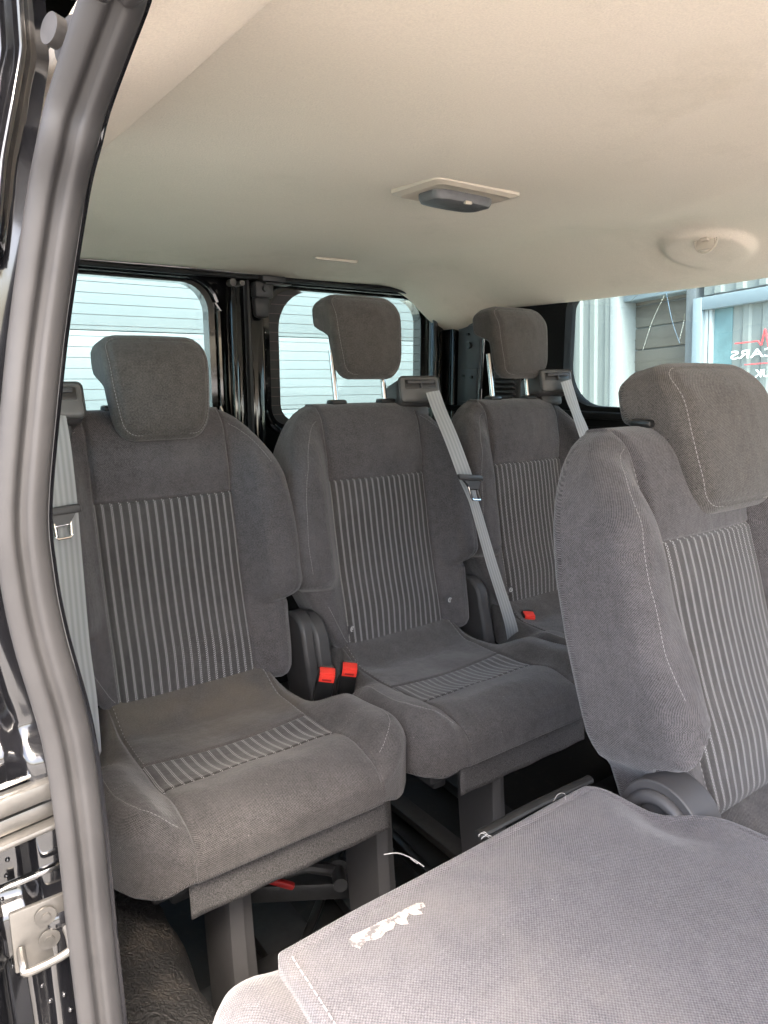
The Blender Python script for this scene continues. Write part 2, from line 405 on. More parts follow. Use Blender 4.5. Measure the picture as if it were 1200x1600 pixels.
def wavy_ribbon(name, pts, width, normal_hint, mat, parent, th=.0012, twist=None, widths=None):
    P = catmull(pts, 8); V = []; Fc = []; uv = []; acc = 0; arcs = []
    n = len(P); NW = 6
    for i, p in enumerate(P):
        t = (P[min(i+1,n-1)]-P[max(i-1,0)]).normalized(); nn = Vector(normal_hint); 
        s_ = t.cross(nn).normalized()
        if twist: s_ = Matrix.Rotation(twist(i/(n-1)), 3, t) @ s_
        nr = s_.cross(t).normalized()
        w = width if widths is None else width*float(np.interp(i/(n-1), [a for a, _ in widths], [b for _, b in widths]))
        if i: acc += (p-P[i-1]).length
        arcs.append(acc)
        for side in (0, 1):
            for k in range(NW+1):
                u = (k/NW-.5)
                V.append(p+s_*u*w+nr*(th*(.5-side)+.0015*cos(u*3)))
    r = 2*(NW+1)
    def idx(i, side, k): return i*r+side*(NW+1)+k
    for i in range(n-1):
        for side in (0,1):
            for k in range(NW):
                Fc.append([idx(i,side,k), idx(i,side,k+1), idx(i+1,side,k+1), idx(i+1,side,k)])
                uv.append([(k/NW*width, arcs[i]), ((k+1)/NW*width, arcs[i]), ((k+1)/NW*width, arcs[i+1]), (k/NW*width, arcs[i+1])])
        for k in (0, NW):
            Fc.append([idx(i,0,k), idx(i,1,k), idx(i+1,1,k), idx(i+1,0,k)]); uv.append([(0,0)]*4)
    return mesh_obj(name, V, Fc, mat, parent, uv, angle=60)

# ================================================================ THE OUTSIDE
g = B(); g.box((0,0,-.42), (400,400,.02)); put_props(g.done('ground', M['asphalt'], smooth=False), kind='structure')

# garage with sectional door behind the van
gar = thing('garage', (1.5, 5.5, -.41), 'pale blue garage front with horizontal sectional door panels, seen through the rear door windows', 'garage')
b = B(); b.box((0,1.2,2.6), (9,2.3,5.2)); b.done('wall', M['garage'], gar, smooth=False)
pz = 0.0
for i in range(8):
    b = B(); b.box((0,0,i*.607+.3035), (8.6,.05,.602), .006)
    o = b.done('door_panel', M['garage'], gar)

# workshop building on the right
D1 = ray(-79, 668).normalized()           # direction of the level lines along its wall, going away
AX = -D1; W0 = at(970, 560, (1,0,0), (5.2,0,0))
UPW = (Vector((0,0,1)) - AX*AX.z).normalized(); NW_ = AX.cross(UPW).normalized()
if NW_.dot(CAM-W0) < 0: NW_ = -NW_
def wl(px, py):  # wall coordinates of a pixel
    p = at(px, py, NW_, W0)-W0; return p.dot(AX), p.dot(UPW)
bld = thing('workshop_building', W0 + UPW*(-1.9), 'pale corrugated workshop with taupe roller door, seen through the side window', 'building')
WM = Matrix((AX, -NW_, UPW)).transposed()
bld.rotation_euler = WM.to_euler()
def wb(b_, a0, a1, z0, z1, y0, y1, bev=.0, mi=0):   # y: depth into the building (+) or proud (-)
    b_.box(((a0+a1)/2, (y0+y1)/2, (z0+z1)/2+1.9), (abs(a1-a0), abs(y1-y0), abs(z1-z0)), bev, mi=mi); return b_
a_post0, _ = wl(958, 540); a_post1, _ = wl(971, 540); a_j0, _ = wl(1072, 540); a_j1, _ = wl(1087, 540)
a_f1, _ = wl(1101, 540); a_w0, _ = wl(1111, 540); a_w1, _ = wl(1141, 540)
z_lint = wl(1020, 463)[1]; z_lint1 = wl(1020, 437)[1]; z_bar0 = wl(1150, 478)[1]; z_bar1 = wl(1150, 457)[1]
zT, zB = 3.6, -1.85
# corrugated cladding: trapezoid ribs
def corrugated(a0, a1, z0, z1, y, name, pitch=.20, h=.03):
    V = []; Fc = []; a = a0; prof = []
    while a < a1:
        for da, dy in ((0,0),(.5,0),(.6,1),(.9,1)): prof.append((a+da*pitch, y-dy*h))
        a += pitch
    prof.append((a1, y))
    for (x, yy) in prof: V += [(x, yy, z0+1.9), (x, yy, z1+1.9)]
    for i in range(len(prof)-1): Fc.append((2*i, 2*i+2, 2*i+3, 2*i+1))
    return mesh_obj(name, V, Fc, M['cladding'], bld, smooth=False)
corrugated(a_post0-3.2, a_post0, zB, zT, 0, 'cladding')
corrugated(a_f1-.02, a_f1+3.0, z_bar1+.02, zT, 0.0, 'cladding')
b = B(); wb(b, a_post0-3.2, a_f1+3.2, zB, zT, 1.3, 1.5); b.done('inner_wall', M['frame_dark'], bld, smooth=False)
b = B(); wb(b, a_post0, a_post1, zB, zT, -.05, .25, .004); b.done('corner_post', M['white_trim'], bld)
# roller door: slats
b = B(); z = zB
while z < z_lint: wb(b, a_post1, a_j0, z, z+.205, .2, .24, .012); wb(b, a_post1, a_j0, z+.09, z+.10, .196, .2); z += .215
b.done('roller_door', M['roller'], bld)
b = B(); wb(b, a_post1, a_j0+.02, z_lint, z_lint1, .02, .3, .01); wb(b, a_post1, a_j0, z_lint1, z_lint1+.06, -.08, .3, .01); b.done('lintel', M['frame_grey'], bld)
b = B(); wb(b, a_j0-.1, a_f1+.35, z_lint1+.0, z_lint1+.22, -.05, .25, .01); b.done('canopy', M['frame_dark'], bld)
b = B(); wb(b, a_post1, a_f1+.45, z_lint1+.22, z_lint1+.30, -.10, .28, .01); b.done('gutter', M['white_trim'], bld)
b = B(); wb(b, a_j0, a_j1, zB, z_lint1, -.02, .25, .01); b.done('jamb', M['frame_dark'], bld)
# shop window
wf = B(); wb(wf, a_j1, a_f1, zB, z_bar1, -.06, .1, .008); wb(wf, a_f1, a_f1+3.0, z_bar0, z_bar1, -.055, .1, .008); wfo = wf.done('window_frame', M['frame_grey'], bld)
b = B(); wb(b, a_f1, a_f1+.04, zB, z_bar0, -.02, .05, .003); wb(b, a_f1+.04, a_w0-.01, zB, z_bar0, .0, .05, .003); wb(b, a_w0-.012, a_w0+.012, zB, z_bar0, -.025, .05, .003); b.done('window_bead', M['white_trim'], bld)
b = B(); wb(b, a_w0+.012, a_w1, zB, z_bar0, .02, .04); b.done('window_pane', M['pane_dark'], bld, smooth=False)
corrugated(a_w1, a_f1+3.0, zB, z_bar0, .03, 'reflected_cladding', pitch=.17, h=.02)  # modelled ribs stand in for cladding reflected in the shop glass
# lettering: mirrored, as it is seen from this side
def text_on(body, px0, py0, px1, hpx, mat, name):
    a0, z0 = wl(px0, py0); a1, _ = wl(px1, py0); _, z1 = wl(px0, py0-hpx)
    cu = bpy.data.curves.new('t', 'FONT'); cu.body = body; cu.extrude = .002; cu.offset = .004
    to = bpy.data.objects.new('t', cu); COL.objects.link(to); bpy.context.view_layer.update()
    me = bpy.data.meshes.new_from_object(to.evaluated_get(bpy.context.evaluated_depsgraph_get()))
    bpy.data.objects.remove(to)
    xs = [v.co.x for v in me.vertices]; ys = [v.co.y for v in me.vertices]
    sx = (a1-a0)/(max(xs)-min(xs)); sy = (z1-z0)/(max(ys)-min(ys))
    for v in me.vertices:
        x = (max(xs)-v.co.x)*sx+a0; zz = (v.co.y-min(ys))*sy+z0+1.9
        v.co = Vector((x, -.012-v.co.z, zz))
    me.name = name; me.materials.append(mat); o = bpy.data.objects.new(name, me); COL.objects.link(o); o.parent = bld; return o
text_on('CARS', 1143, 562, 1215, 13, M['vinyl_white'], 'lettering')
text_on('UK', 1180, 590, 1204, 12, M['vinyl_white'], 'lettering')
b = B()
pl = [wl(*p) for p in [(1150,537),(1186,533),(1191,539),(1197,514),(1204,548),(1209,528),(1214,532),(1260,528)]]
for p, q, r_ in zip(pl, pl[1:], [.005]+[.007]*9): b.tube([(p[0], -.014, p[1]+1.9), (q[0], -.014, q[1]+1.9)], r_, 6)
p, q = wl(1165,570), wl(1240,564); b.tube([(p[0], -.014, p[1]+1.9), (q[0], -.014, q[1]+1.9)], .004, 6)
b.done('pulse_line', M['vinyl_red'], bld)

# ================================================================ THE VAN
van = thing('passenger_van', (0,0,0), 'black passenger van with beige roof lining and glazed rear doors around the seats', 'van')
def on_hl(px, py):
    rr_ = ray(px, py); t = .2
    while t < 4:
        p = CAM+rr_*t
        if p.z >= float(hl_z(np.float64(p.x), np.float64(p.y))): return p
        t += .001
    return p
# headliner -------------------------------------------------------
XR, YF, YB = .86, -1.3, 2.13
BOSS = (0, 0, 0); FOLD = (9, 9, 1, 0, 8, 9)
def hl_z(x, y):
    z = 1.425 - .055*sstep(np.abs(x), .60, .90)**1.2 - .02*sstep(y, 1.75, 2.13)
    z = z + .012*np.exp(-((y-1.25)/.35)**2)*(1-sstep(np.abs(x), .5, .8))
    # right-hand cove that drops towards the side window
    z = z - .045*sstep(x, .50, .80)*sstep(y, .3, 1.2) + .016*np.exp(-((x-.50)/.10)**2)*sstep(y,.9,1.5)*(1-sstep(y,1.8,2.0))
    # rear corners drop over the D-pillars
    z = z - .05*sstep(x, .60, .84)*sstep(y, 1.80, 2.05)
    # shallow crossing folds pressed in the cloth
    l = (x-FOLD[0])*FOLD[2]+(y-FOLD[1])*FOLD[3]
    z = z - .0045*np.exp(-(l/.018)**2)*sstep(y, FOLD[4]-.12, FOLD[4]+.05)*(1-sstep(y, FOLD[5]-.08, FOLD[5]+.05)) - .004*np.exp(-((x*.9-y*.35-.02)/.05)**2)*sstep(y,.2,.5)*(1-sstep(y,.9,1.2)) + .0025*np.sin(x*7+y*3)*np.sin(y*5)
    # step of the side rail on the left
    z = z - .034*(1-sstep(x, -.722, -.700))*(1-sstep(y, 1.02, 1.10)) - .022*(1-sstep(x, -.80,-.69))
    z = z - .022*(1-sstep(x, -.60, -.50))*sstep(y, 1.90, 1.97)
    # raised boss round the right coat hook
    ex = ((y-BOSS[1])/.115); ez = ((x-BOSS[0])/.10); q = np.sqrt(ex*ex+ez*ez)
    z = z + BOSS[2]*(1-sstep(q, .80, 1.0))*(1-.75*sstep(x, BOSS[0], BOSS[0]+.09))
    return z
ys = sorted(set([YF+i*.04 for i in range(int((YB-YF)/.04)+1)]+[.9+i*.008 for i in range(45)]+[1.85+i*.008 for i in range(36)]+[YB]))
xs = sorted(set([-XR+i*.03 for i in range(int(2*XR/.03)+1)]+[.62+i*.008 for i in range(31)]+[-.86+i*.006 for i in range(32)]+[XR]))
bp_ = on_hl(1104, 385); fa_, fb_ = on_hl(975, 232), on_hl(1190, 110); fd_ = (fb_-fa_).normalized(); BOSS = (bp_.x, bp_.y, -.015); FOLD = (min(fa_.x, fb_.x), (fa_ if fa_.x < fb_.x else fb_).y, -fd_.y, fd_.x, min(fa_.y, fb_.y), max(fa_.y, fb_.y))
ys = [round(YF+i*.009, 4) for i in range(int((YB-YF)/.009)+1)]; xs = [round(-XR+i*.01, 4) for i in range(int(2*XR/.01)+1)]
V = []; Fc = []
for y in ys:
    for x in xs: V.append((x, y, float(hl_z(np.float64(x), np.float64(y)))))
nx = len(xs)
for j in range(len(ys)-1):
    for i in range(nx-1): Fc.append((j*nx+i, j*nx+i+1, (j+1)*nx+i+1, (j+1)*nx+i))
hlo = mesh_obj('headliner', V, Fc, M['headliner'], van, angle=0)
# thickness of the lining's rear edge
md = hlo.modifiers.new('th', 'SOLIDIFY'); md.thickness = .012; md.offset = 1
# flip: solidify outward (up) -> offset sign handled by normals
b = B(); b.box((0,.4,1.52), (1.9,3.9,.03), .01); b.done('roof', M['paint'], van)
# dome lamp
dl = B(); c0 = Vector((-.098, 1.013, 1.432))
P = [aZ(x_, y_, 1.432) for x_, y_ in ((610,297),(690,278),(808,297),(745,321))]
cen = sum(P, Vector())/4
def rounded(P, k=6, r=.25):
    out = []; n = len(P)
    for i in range(n):
        a, b_, c = P[i-1], P[i], P[(i+1)%n]; p0 = b_.lerp(a, r); p1 = b_.lerp(c, r)
        for q in range(k+1):
            t = q/k; out.append(p0*(1-t)**2+b_*2*t*(1-t)+p1*t*t)
    return out
# true rectangular housing aligned to the van
cc = on_hl(712, 300)+Vector((0,0,-.001)); hx, hy = .106, .072
rect = [cc+Vector((sx*hx, sy*hy, 0)) for sx, sy in ((-1,-1),(1,-1),(1,1),(-1,1))]
rr = rounded(rect, 6, .12)
def frustum(b_, ring, cen, levels):
    rings = [[b_.bm.verts.new(cen+Vector(((p.x-cen.x)*s_, (p.y-cen.y)*s_, dz))) for p in ring] for s_, dz in levels]
    n = len(ring)
    for a_, c_ in zip(rings, rings[1:]):
        for i in range(n): b_.bm.faces.new((a_[i], a_[(i+1)%n], c_[(i+1)%n], c_[i]))
    b_.bm.faces.new(rings[-1]); b_.bm.faces.new(rings[0][::-1])
frustum(dl, rr, cc, [(1.0,.004),(1.0,-.002),(.985,-.005),(.84,-.009),(.82,-.008)])
dome = dl.done('dome_light', M['beige_plastic'], van)
b = B(); rect = [cc+Vector((sx*.072, sy*.036, 0)) for sx, sy in ((-1,-1),(1,-1),(1,1),(-1,1))]
frustum(b, rounded(rect, 6, .3), cc, [(1.0,-.008),(1.0,-.016),(.94,-.023),(.80,-.025)]); b.done('lamp_lens', M['lens'], dome)
b = B(); b.box(cc+Vector((0,-.034,-.024)), (.016,.008,.006), .002); b.done('lamp_switch', M['beige_plastic'], dome)
# small rear slot trim in the ceiling
p0 = on_hl(525, 405); b = B(); b.box((p0.x, p0.y, p0.z), (.145,.016,.008), .003); b.box((p0.x, p0.y-.003, p0.z-.004), (.135,.007,.004), .001); b.done('ceiling_vent', M['beige_plastic'], van)
# coat hook on the right
hk = on_hl(1104, 375)+Vector((-.003,0,-.004)); ch = B(); ch.tube([hk+Vector((.010*0,0,.02)) + Vector((0, .026*cos(t), .024*sin(t)-.02)) for t in [i*2*pi/20 for i in range(21)]], .0022, 8, caps=False)
ch.box(hk, (.004,.044,.034), .0015)
hook = ch.done('coat_hook', M['beige_plastic'], van)
b = B(); b.box(hk+Vector((-.008,-.003,.004)), (.012,.018,.008), .002); b.box(hk+Vector((-.010,.005,.010)), (.006,.006,.016), .002); b.done('hook_tongue', M['beige_plastic'], hook)

# floor and wheel arch ---------------------------------------------
b = B(); b.box((0,.55,-.02), (1.84,3.42,.04)); b.done('floor_mat', M['floor'], van, smooth=False)
b = B(); b.box((0,.5,-.075), (1.86,3.36,.07)); b.done('underbody', M['dark_metal'], van, smooth=False)
# wheel arch cover: profile in x,z swept along y
V = []; Fc = []; prof = [(-.90,.37),(-.84,.36),(-.80,.352),(-.77,.345),(-.745,.335),(-.728,.318),(-.717,.29),(-.71,.20),(-.70,.10),(-.69,.0)]
yy = [.40+i*.03 for i in range(43)]
for y in yy:
    k = sstep(y, .36, .50)*(1-sstep(y, 1.45, 1.7))
    for j, (x, z) in enumerate(prof): V.append((x+.006*sin(y*23+j), y, z*(.45+.55*k)+.004*sin(y*31+j*2)))
n = len(prof)
for j in range(len(yy)-1):
    for i in range(n-1): Fc.append((j*n+i, j*n+i+1, (j+1)*n+i+1, (j+1)*n+i))
mesh_obj('wheel_arch_cover', V, Fc, M['mat'], van, angle=0)
# dirt gathered along its foot
V = []; Fc = []
for j in range(40):
    y = .62+j*.02
    for i in range(6): V.append((-.700+i*.011+.004*sin(j*1.3), y, .012+.010*random.random()*(1 if 0 < i < 5 else .1)-(.012 if i == 5 else 0)))
for j in range(39):
    for i in range(5): Fc.append((j*6+i, j*6+i+1, (j+1)*6+i+1, (j+1)*6+i))
mesh_obj('dirt_strip', V, Fc, M['grime'], van)

# right side wall with window -----------------------------------------
XW = .87
def wall_with_holes(name, mat, mk, A0, A1, Z0, Z1, holes, th, parent, r=.06):
    """vertical panel in (a,z) with rounded rectangular holes, by boolean-free frame strips"""
    b_ = B(); bm_ = b_.bm
    def rrect(a0, a1, z0, z1, rad, n=8):
        pts = []
        rd = rad if isinstance(rad, (list, tuple)) else [rad]*4
        for (ca, cz, t0, rr_) in ((a1-rd[0], z1-rd[0], 0, rd[0]), (a0+rd[1], z1-rd[1], 90, rd[1]), (a0+rd[2], z0+rd[2], 180, rd[2]), (a1-rd[3], z0+rd[3], 270, rd[3])):
            for k in range(n+1):
                t = R(t0+90*k/n); pts.append((ca+rr_*cos(t), cz+rr_*sin(t)))
        return pts
    for (a0, a1, z0, z1, rad, oa0, oa1, oz0, oz1) in holes:
        inner = rrect(a0, a1, z0, z1, rad); n = len(inner); q = n//4
        outer = rrect(oa0, oa1, oz0, oz1, .0005)
        vi = [[bm_.verts.new(mk(a, z, d)) for a, z in inner] for d in (0, th)]; vo = [[bm_.verts.new(mk(a, z, d)) for a, z in outer] for d in (0, th)]
        for i in range(n):
            k = (i+1)%n
            for s_ in (0,1): bm_.faces.new((vi[s_][i], vi[s_][k], vo[s_][k], vo[s_][i]))
            bm_.faces.new((vi[0][i], vi[0][k], vi[1][k], vi[1][i])); bm_.faces.new((vo[0][i], vo[0][k], vo[1][k], vo[1][i]))
    bmesh.ops.remove_doubles(bm_, verts=bm_.verts[:], dist=1e-5)
    return b_.done(name, mat, parent, angle=30)
mkR = lambda a, z, d: Vector((XW+d, a, z))
wR = wall_with_holes('side_panel', M['black_trim'], mkR, 0,0,0,0, [(.55,1.57,1.00,1.345,(.045,.045,.05,.13),.42,2.16,.0,1.50)], .05, van)
# window rear edge is at y=1.52; the lower rear corner is the wide one
wall_with_holes('side_panel', M['black_trim'], mkR, 0,0,0,0, [(-1.0,.36,.98,1.345,.06,-1.3,.42,.0,1.50)], .05, van)
b = B(); b.box((XW+.03,.99,1.17), (.005,1.18,.42)); qg = b.done('quarter_window', M['glass_clear'], van, smooth=False)
b = B()
def ring_pts(a0,a1,z0,z1,r): 
    out = []
    for (ca, cz, t0) in ((a1-r,z1-r,0),(a0+r,z1-r,90),(a0+r,z0+r,180),(a1-r,z0+r,270)):
        for k in range(7): t = R(t0+15*k); out.append((ca+r*cos(t), cz+r*sin(t)))
    return out+[out[0]]
# window rubber lip
b.tube([mkR(a, z, .022) for a, z in ring_pts(.545,1.578,.995,1.35,.055)], .006, 8, caps=False); b.done('window_seal', M['plastic_black'], van)
b = B(); b.box((XW-.02,1.2,.975), (.05,1.9,.022), .006); b.box((XW-.012,1.35,.70), (.03,1.5,.45), .02); b.box((XW-.03,1.35,.93), (.02,1.5,.02), .006); b.done('side_trim', M['black_trim'], van)
# D-pillar strip with holes, louvre vent, tailgate strut
py0, py1 = 1.93, 2.05
b = B(); b.box((.845,1.99,1.16), (.012,.12,.44), .003); b.box((.838,1.99,1.32), (.006,.09,.09), .004); b.box((.838,1.99,1.06), (.006,.10,.12), .004); dp = b.done('pillar_panel', M['pillar_grey'], van)
for y_, z_, r_ in ((1.985,1.205,.012),(1.965,1.09,.006),(2.01,1.095,.005),(1.99,1.30,.008),(2.02,1.345,.009),(1.965,1.345,.006),(1.99,1.245,.005)): b = B(); b.disc((.834,y_,z_), (1,0,0), r_, .012); b.done('pillar_hole', M['plastic_black'], dp)
lv = B()
for k in range(9): lv.box((.835,1.80,.985+k*.017), (.02,.10,.006), .001, rot=rotv(25,'Y'))
lv.box((.85,1.80,1.05), (.01,.13,.17), .003); lv.done('air_vent', M['plastic'], van)
b = B(); b.tube([(.80,1.86,1.27),(.80,1.87,1.24)], .014, 12); b.tube([(.80,1.87,1.25),(.805,1.885,1.05)], .006, 10); b.box((.805,1.87,1.275),(.03,.03,.02),.004); b.tube([(.81,1.89,1.08),(.812,1.895,.94)], .010, 12); b.done('strut', M['paint'], van)

# rear doors ------------------------------------------------------------
YD = 2.17
mkD = lambda a, z, d: Vector((a, YD+d, z))
for side in (-1, 1):
    x0, x1 = (.02, .80); a0, a1 = .115, .755
    if side < 0: h = (-a1, -.094, .93, 1.375, (.085,.085,.06,.06), -x1, -x0, .0, 1.44)
    else: h = (a0, a1, .93, 1.375, (.085,.085,.06,.06), x0, x1, .0, 1.44)
    dr = wall_with_holes('rear_door', M['paint'], mkD, 0,0,0,0, [h], .045, van)
    # inner pressing step round the window
    s_ = side
    b = B(); b.tube([mkD(s_*a, z, -.006) for a, z in ring_pts(.085 if side > 0 else .062,.785,.90,1.395,.10)], .010, 8, caps=False); b.done('door_pressing', M['paint'], dr)
    gb = B(); gb.box((s_*.430, YD+.052, 1.15), (.73,.005,.50)); gl = gb.done('rear_glass', M['glass'], dr, smooth=False)
    # black printed border on the glass, rounder inside
    mk = lambda a, z, d: Vector((a, YD+.046-d, z))
    ha = (.172,.765,.94,1.380,(.06,.13,.06,.06)) if s_ > 0 else (-.765,-.078,.94,1.380,(.09,.06,.06,.06))
    oo = (.10,.785,.91,1.395) if s_ > 0 else (-.785,-.065,.91,1.395)
    fr = wall_with_holes('glass_border', M['plastic'], mk, 0,0,0,0, [ha+oo], .003, dr)
    wi = B()
    for k in range(14): wi.box((s_*.435, YD+.0395, .965+k*.0305), (.655,.0012,.0014))
    wi.done('heater_wire', M['wire'], dr, smooth=False)
    # screws dotted round the frame
    for xx in (.099 if side > 0 else .070, .770):
        for k in range(8): b = B(); b.disc((s_*xx, YD-.001, .96+k*.055), (0,1,0), .0022, .004, 8); b.done('screw', M['chrome'], dr)
# centre post between the doors: ribs, rubber, latch gear
b = B(); b.box((.0,YD-.012,.70), (.030,.03,1.46), .008); b.box((-.03,YD-.03,.72), (.022,.05,1.42), .009); b.box((.055,YD-.02,.70), (.045,.03,1.30), .008); b.done('centre_post', M['paint'], van)
b = B(); b.box((.022,YD-.035,.70), (.012,.03,1.38), .005); b.done('post_seal', M['plastic'], van)
lt = B(); lt.box((.06,2.105,1.36), (.065,.045,.05), .010); lt.box((.085,2.09,1.392), (.08,.05,.018), .004); lt.box((.062,2.12,1.31), (.05,.03,.07), .014, taper=1.2); lt.disc((.058,2.078,1.362), (0,1,0), .009, .014); lt.box((.10,2.085,1.378), (.09,.04,.004), .001); lt.done('door_latch', M['plastic'], van)
b = B(); b.disc((-.045,2.10,1.375), (0,1,0), .011, .03); b.disc((-.025,2.09,1.372), (0,1,0), .008, .05); b.done('check_bolt', M['steel'], van)
# rear opening frame: header + pillars
b = B(); b.box((0,2.125,1.412), (1.66,.05,.035), .010); b.box((0,YD+.01,1.46), (1.8,.06,.09), .01); b.box((.80,2.14,.72), (.05,.06,1.42), .014); b.box((.845,2.10,.72), (.035,.08,1.40), .012); b.box((-.82,2.14,.72), (.07,.06,1.42), .014); b.box((.83,2.18,.7),(.10,.05,1.5),.01); b.box((-.85,2.18,.7),(.10,.05,1.5),.01); b.done('rear_frame', M['paint'], van)
b = B(); b.tube([Vector((.775,2.105,z)) for z in np.linspace(.1,1.28,10)]+[Vector((.76,2.105,1.34)), Vector((.71,2.105,1.385)), Vector((.6,2.105,1.397))]+[Vector((x,2.105,1.397)) for x in np.linspace(.5,-.7,10)], .009, 10); b.done('rear_door_seal', M['plastic_black'], van)

# left side: quarter panel behind the open door -----------------------------
mkL = lambda a, z, d: Vector((-XW-.03-d, a, z))
wall_with_holes('side_panel', M['black_trim'], mkL, 0,0,0,0, [(.80,1.62,.99,1.33,.07,.60,2.16,.0,1.50)], .05, van)
b = B(); b.box((-XW-.06,1.21,1.16), (.005,1.0,.42)); b.done('quarter_window', M['glass'], van, smooth=False)
# door jamb: pressed black metal with steps, a height field y(x,z)
def jamb_y(x, z):
    bell = float(np.interp(z, ZS, XS))-.018         # seal line
    u = bell-x                                     # distance outboard of the seal
    y = .535 + .02*sstep(u, .004, .02) - .030*sstep(u, .035, .050) + .012*sstep(u, .058, .07)
    y = y - .018*sstep(z, 1.165, 1.185)*sstep(u,.0,.01) + .010*sstep(z,1.26,1.30)
    y = y - .022*sstep(z, .775, .79)*(1-sstep(z, .83, .85)) 
    y = y - .014*sstep(z, .655, .668)*(1-sstep(z,.70,.715))
    return y + .004*np.sin(z*16+u*30)+.002*np.sin(z*41)
seal_px = [(204,-60),(178,0),(125,150),(105,225),(86,320),(60,500),(45,640),(33,800),(42,900),(62,1000),(104,1150),(126,1300),(141,1450),(158,1600),(168,1700)]
seal_y = [.40,.425,.465,.475,.49,.50,.50,.50,.50,.50,.50,.50,.50,.50,.50]
SP = [aY(p[0], p[1], y) for p, y in zip(seal_px, seal_y)]
# carry the seal on forwards over the opening and down to the sill
top_ext = [Vector((-.775,-.9,1.40)), Vector((-.775,-.1,1.40)), Vector((-.785,.16,1.395)), Vector((-.800,.33,1.375))]
bot = SP[-1]; bot_ext = [Vector((bot.x-.005,.49,.35)), Vector((bot.x-.01,.45,.12)), Vector((bot.x-.01,.38,.03)), Vector((bot.x-.01,.2,.0))]
allp = top_ext+SP+bot_ext
ZS = [p.z for p in sorted(SP+bot_ext[:3], key=lambda p: p.z)]; XS = [p.x for p in sorted(SP+bot_ext[:3], key=lambda p: p.z)]
V = []; Fc = []
zs = np.arange(.05, 1.46, .006); us = np.concatenate([np.arange(-.01,.075,.0025), [.08,.095,.12,.15]])
for z in zs:
    for u in us:
        x = float(np.interp(z, ZS, XS))-.018-u; V.append((x, float(jamb_y(x, z)), z))
n = len(us)
for j in range(len(zs)-1):
    for i in range(n-1): Fc.append((j*n+i, j*n+i+1, (j+1)*n+i+1, (j+1)*n+i))
jamb = mesh_obj('door_jamb', V, Fc, M['paint'], van, angle=0)
# inner flange lip behind the seal
P = catmull(allp, 10)
def sweep(path, prof, name, mat, parent, out=Vector((-1,0,0))):
    V = []; Fc = []; n = len(path); m_ = len(prof)
    for i, p in enumerate(path):
        t = (path[min(i+1,n-1)]-path[max(i-1,0)]).normalized()
        a = out - t*out.dot(t); a.normalize(); b_ = t.cross(a).normalized()
        for (u, v) in prof: V.append(p+a*u+b_*v)
    for i in range(n-1):
        for k in range(m_): Fc.append((i*m_+k, i*m_+(k+1)%m_, (i+1)*m_+(k+1)%m_, (i+1)*m_+k))
    return mesh_obj(name, V, Fc, mat, parent, angle=0)
prof = []
for k in range(48):
    t = 2*pi*k/48; u = cos(t)*.0160; v = sin(t)*.0115
    w = 1-.68*math.exp(-((u-.001)/.0034)**2)
    sgn = 1 if v > 0 else .8
    prof.append((u*(1.0), v*w*sgn))
seal = sweep(P, prof, 'door_seal', M['rubber'], van)
prof2 = [(u-.0165, v+.007) for u, v in ((-.0025,-.006),(.004,-.006),(.004,.006),(-.0025,.006))]
sweep(P, prof2, 'seal_flange', M['paint'], van)
# striker plate with loop
sp0 = aY(70, 1462, .515)
st = B(); st.box(sp0+Vector((0,.006,0)), (.042,.004,.050), .0015); 
stk = st.done('striker_plate', M['steel'], van)
b = B(); b.tube(catmull([sp0+Vector((-.016,.004,-.006)), sp0+Vector((-.0165,-.008,-.010)), sp0+Vector((-.014,-.012,-.014)), sp0+Vector((.012,-.012,-.012)), sp0+Vector((.0155,-.008,-.006)), sp0+Vector((.015,.004,-.002))], 5), .0030, 10); b.done('striker_loop', M['steel'], stk)
for dx, dz in ((.002,.014),(.003,-.006)):
    b = B(); b.disc(sp0+Vector((dx,.002,dz)), (0,1,0), .0075, .0016, 24); b.disc(sp0+Vector((dx,.0013,dz)), (0,1,0), .0035, .0022, 6); b.done('striker_screw', M['steel'], stk)
# rail brackets low on the jamb
r1 = aY(45, 1250, .515)
b = B(); b.box(r1+Vector((-.012,.0,.003)), (.075,.014,.014), .003, rot=rotv(-6,'Y')); b.box(r1+Vector((-.012,.004,-.014)), (.075,.012,.013), .003, rot=rotv(-6,'Y')); b.box(r1+Vector((-.012,-.002,-.024)), (.075,.016,.005), .002, rot=rotv(-6,'Y')); b.done('rail_end', M['steel'], van)
for sc in (((1004,548),(1020,500),(1038,462)),((1038,440),(1050,500),(1062,536)),((1062,530),(1068,505),(1070,490)),((992,452),(996,460),(986,470))):
    b = B(); b.tube(catmull([aX(p_[0], p_[1], XW+.026) for p_ in sc], 4), .0016, 5, flat=.3); b.done('reflection_mark', M['reflection'], qg)  # thin strips on the pane stand in for pale reflections in the glass
r2 = aY(45, 1215, .52); b = B(); b.box(r2+Vector((-.012,0,.0)), (.08,.004,.003), .001, rot=rotv(-6,'Y')); b.done('trim_strip', M['chrome'], van); b = B()
r3 = aY(45, 1372, .52); b.box(r3+Vector((-.012,0,.0)), (.085,.006,.004), .001, rot=rotv(-4,'Y')); b.done('trim_strip', M['chrome'], van)
# roller bolt at the top
r4 = aY(84, 48, .46); b = B(); b.disc(r4, (-.9,-.3,.15), .0085, .006, 24); b.disc(r4+Vector((.009,.003,-.002)), (-.9,-.3,.15), .0135, .003, 24); b.disc(r4+Vector((.017,.004,-.004)), (-.9,-.3,.15), .0125, .003, 24); b.done('roller_bolt', M['dull_steel'], van)
# sill outside
b = B(); b.box((-.90,-.2,-.03), (.12,1.6,.06), .015); b.done('door_sill', M['black_trim'], van)
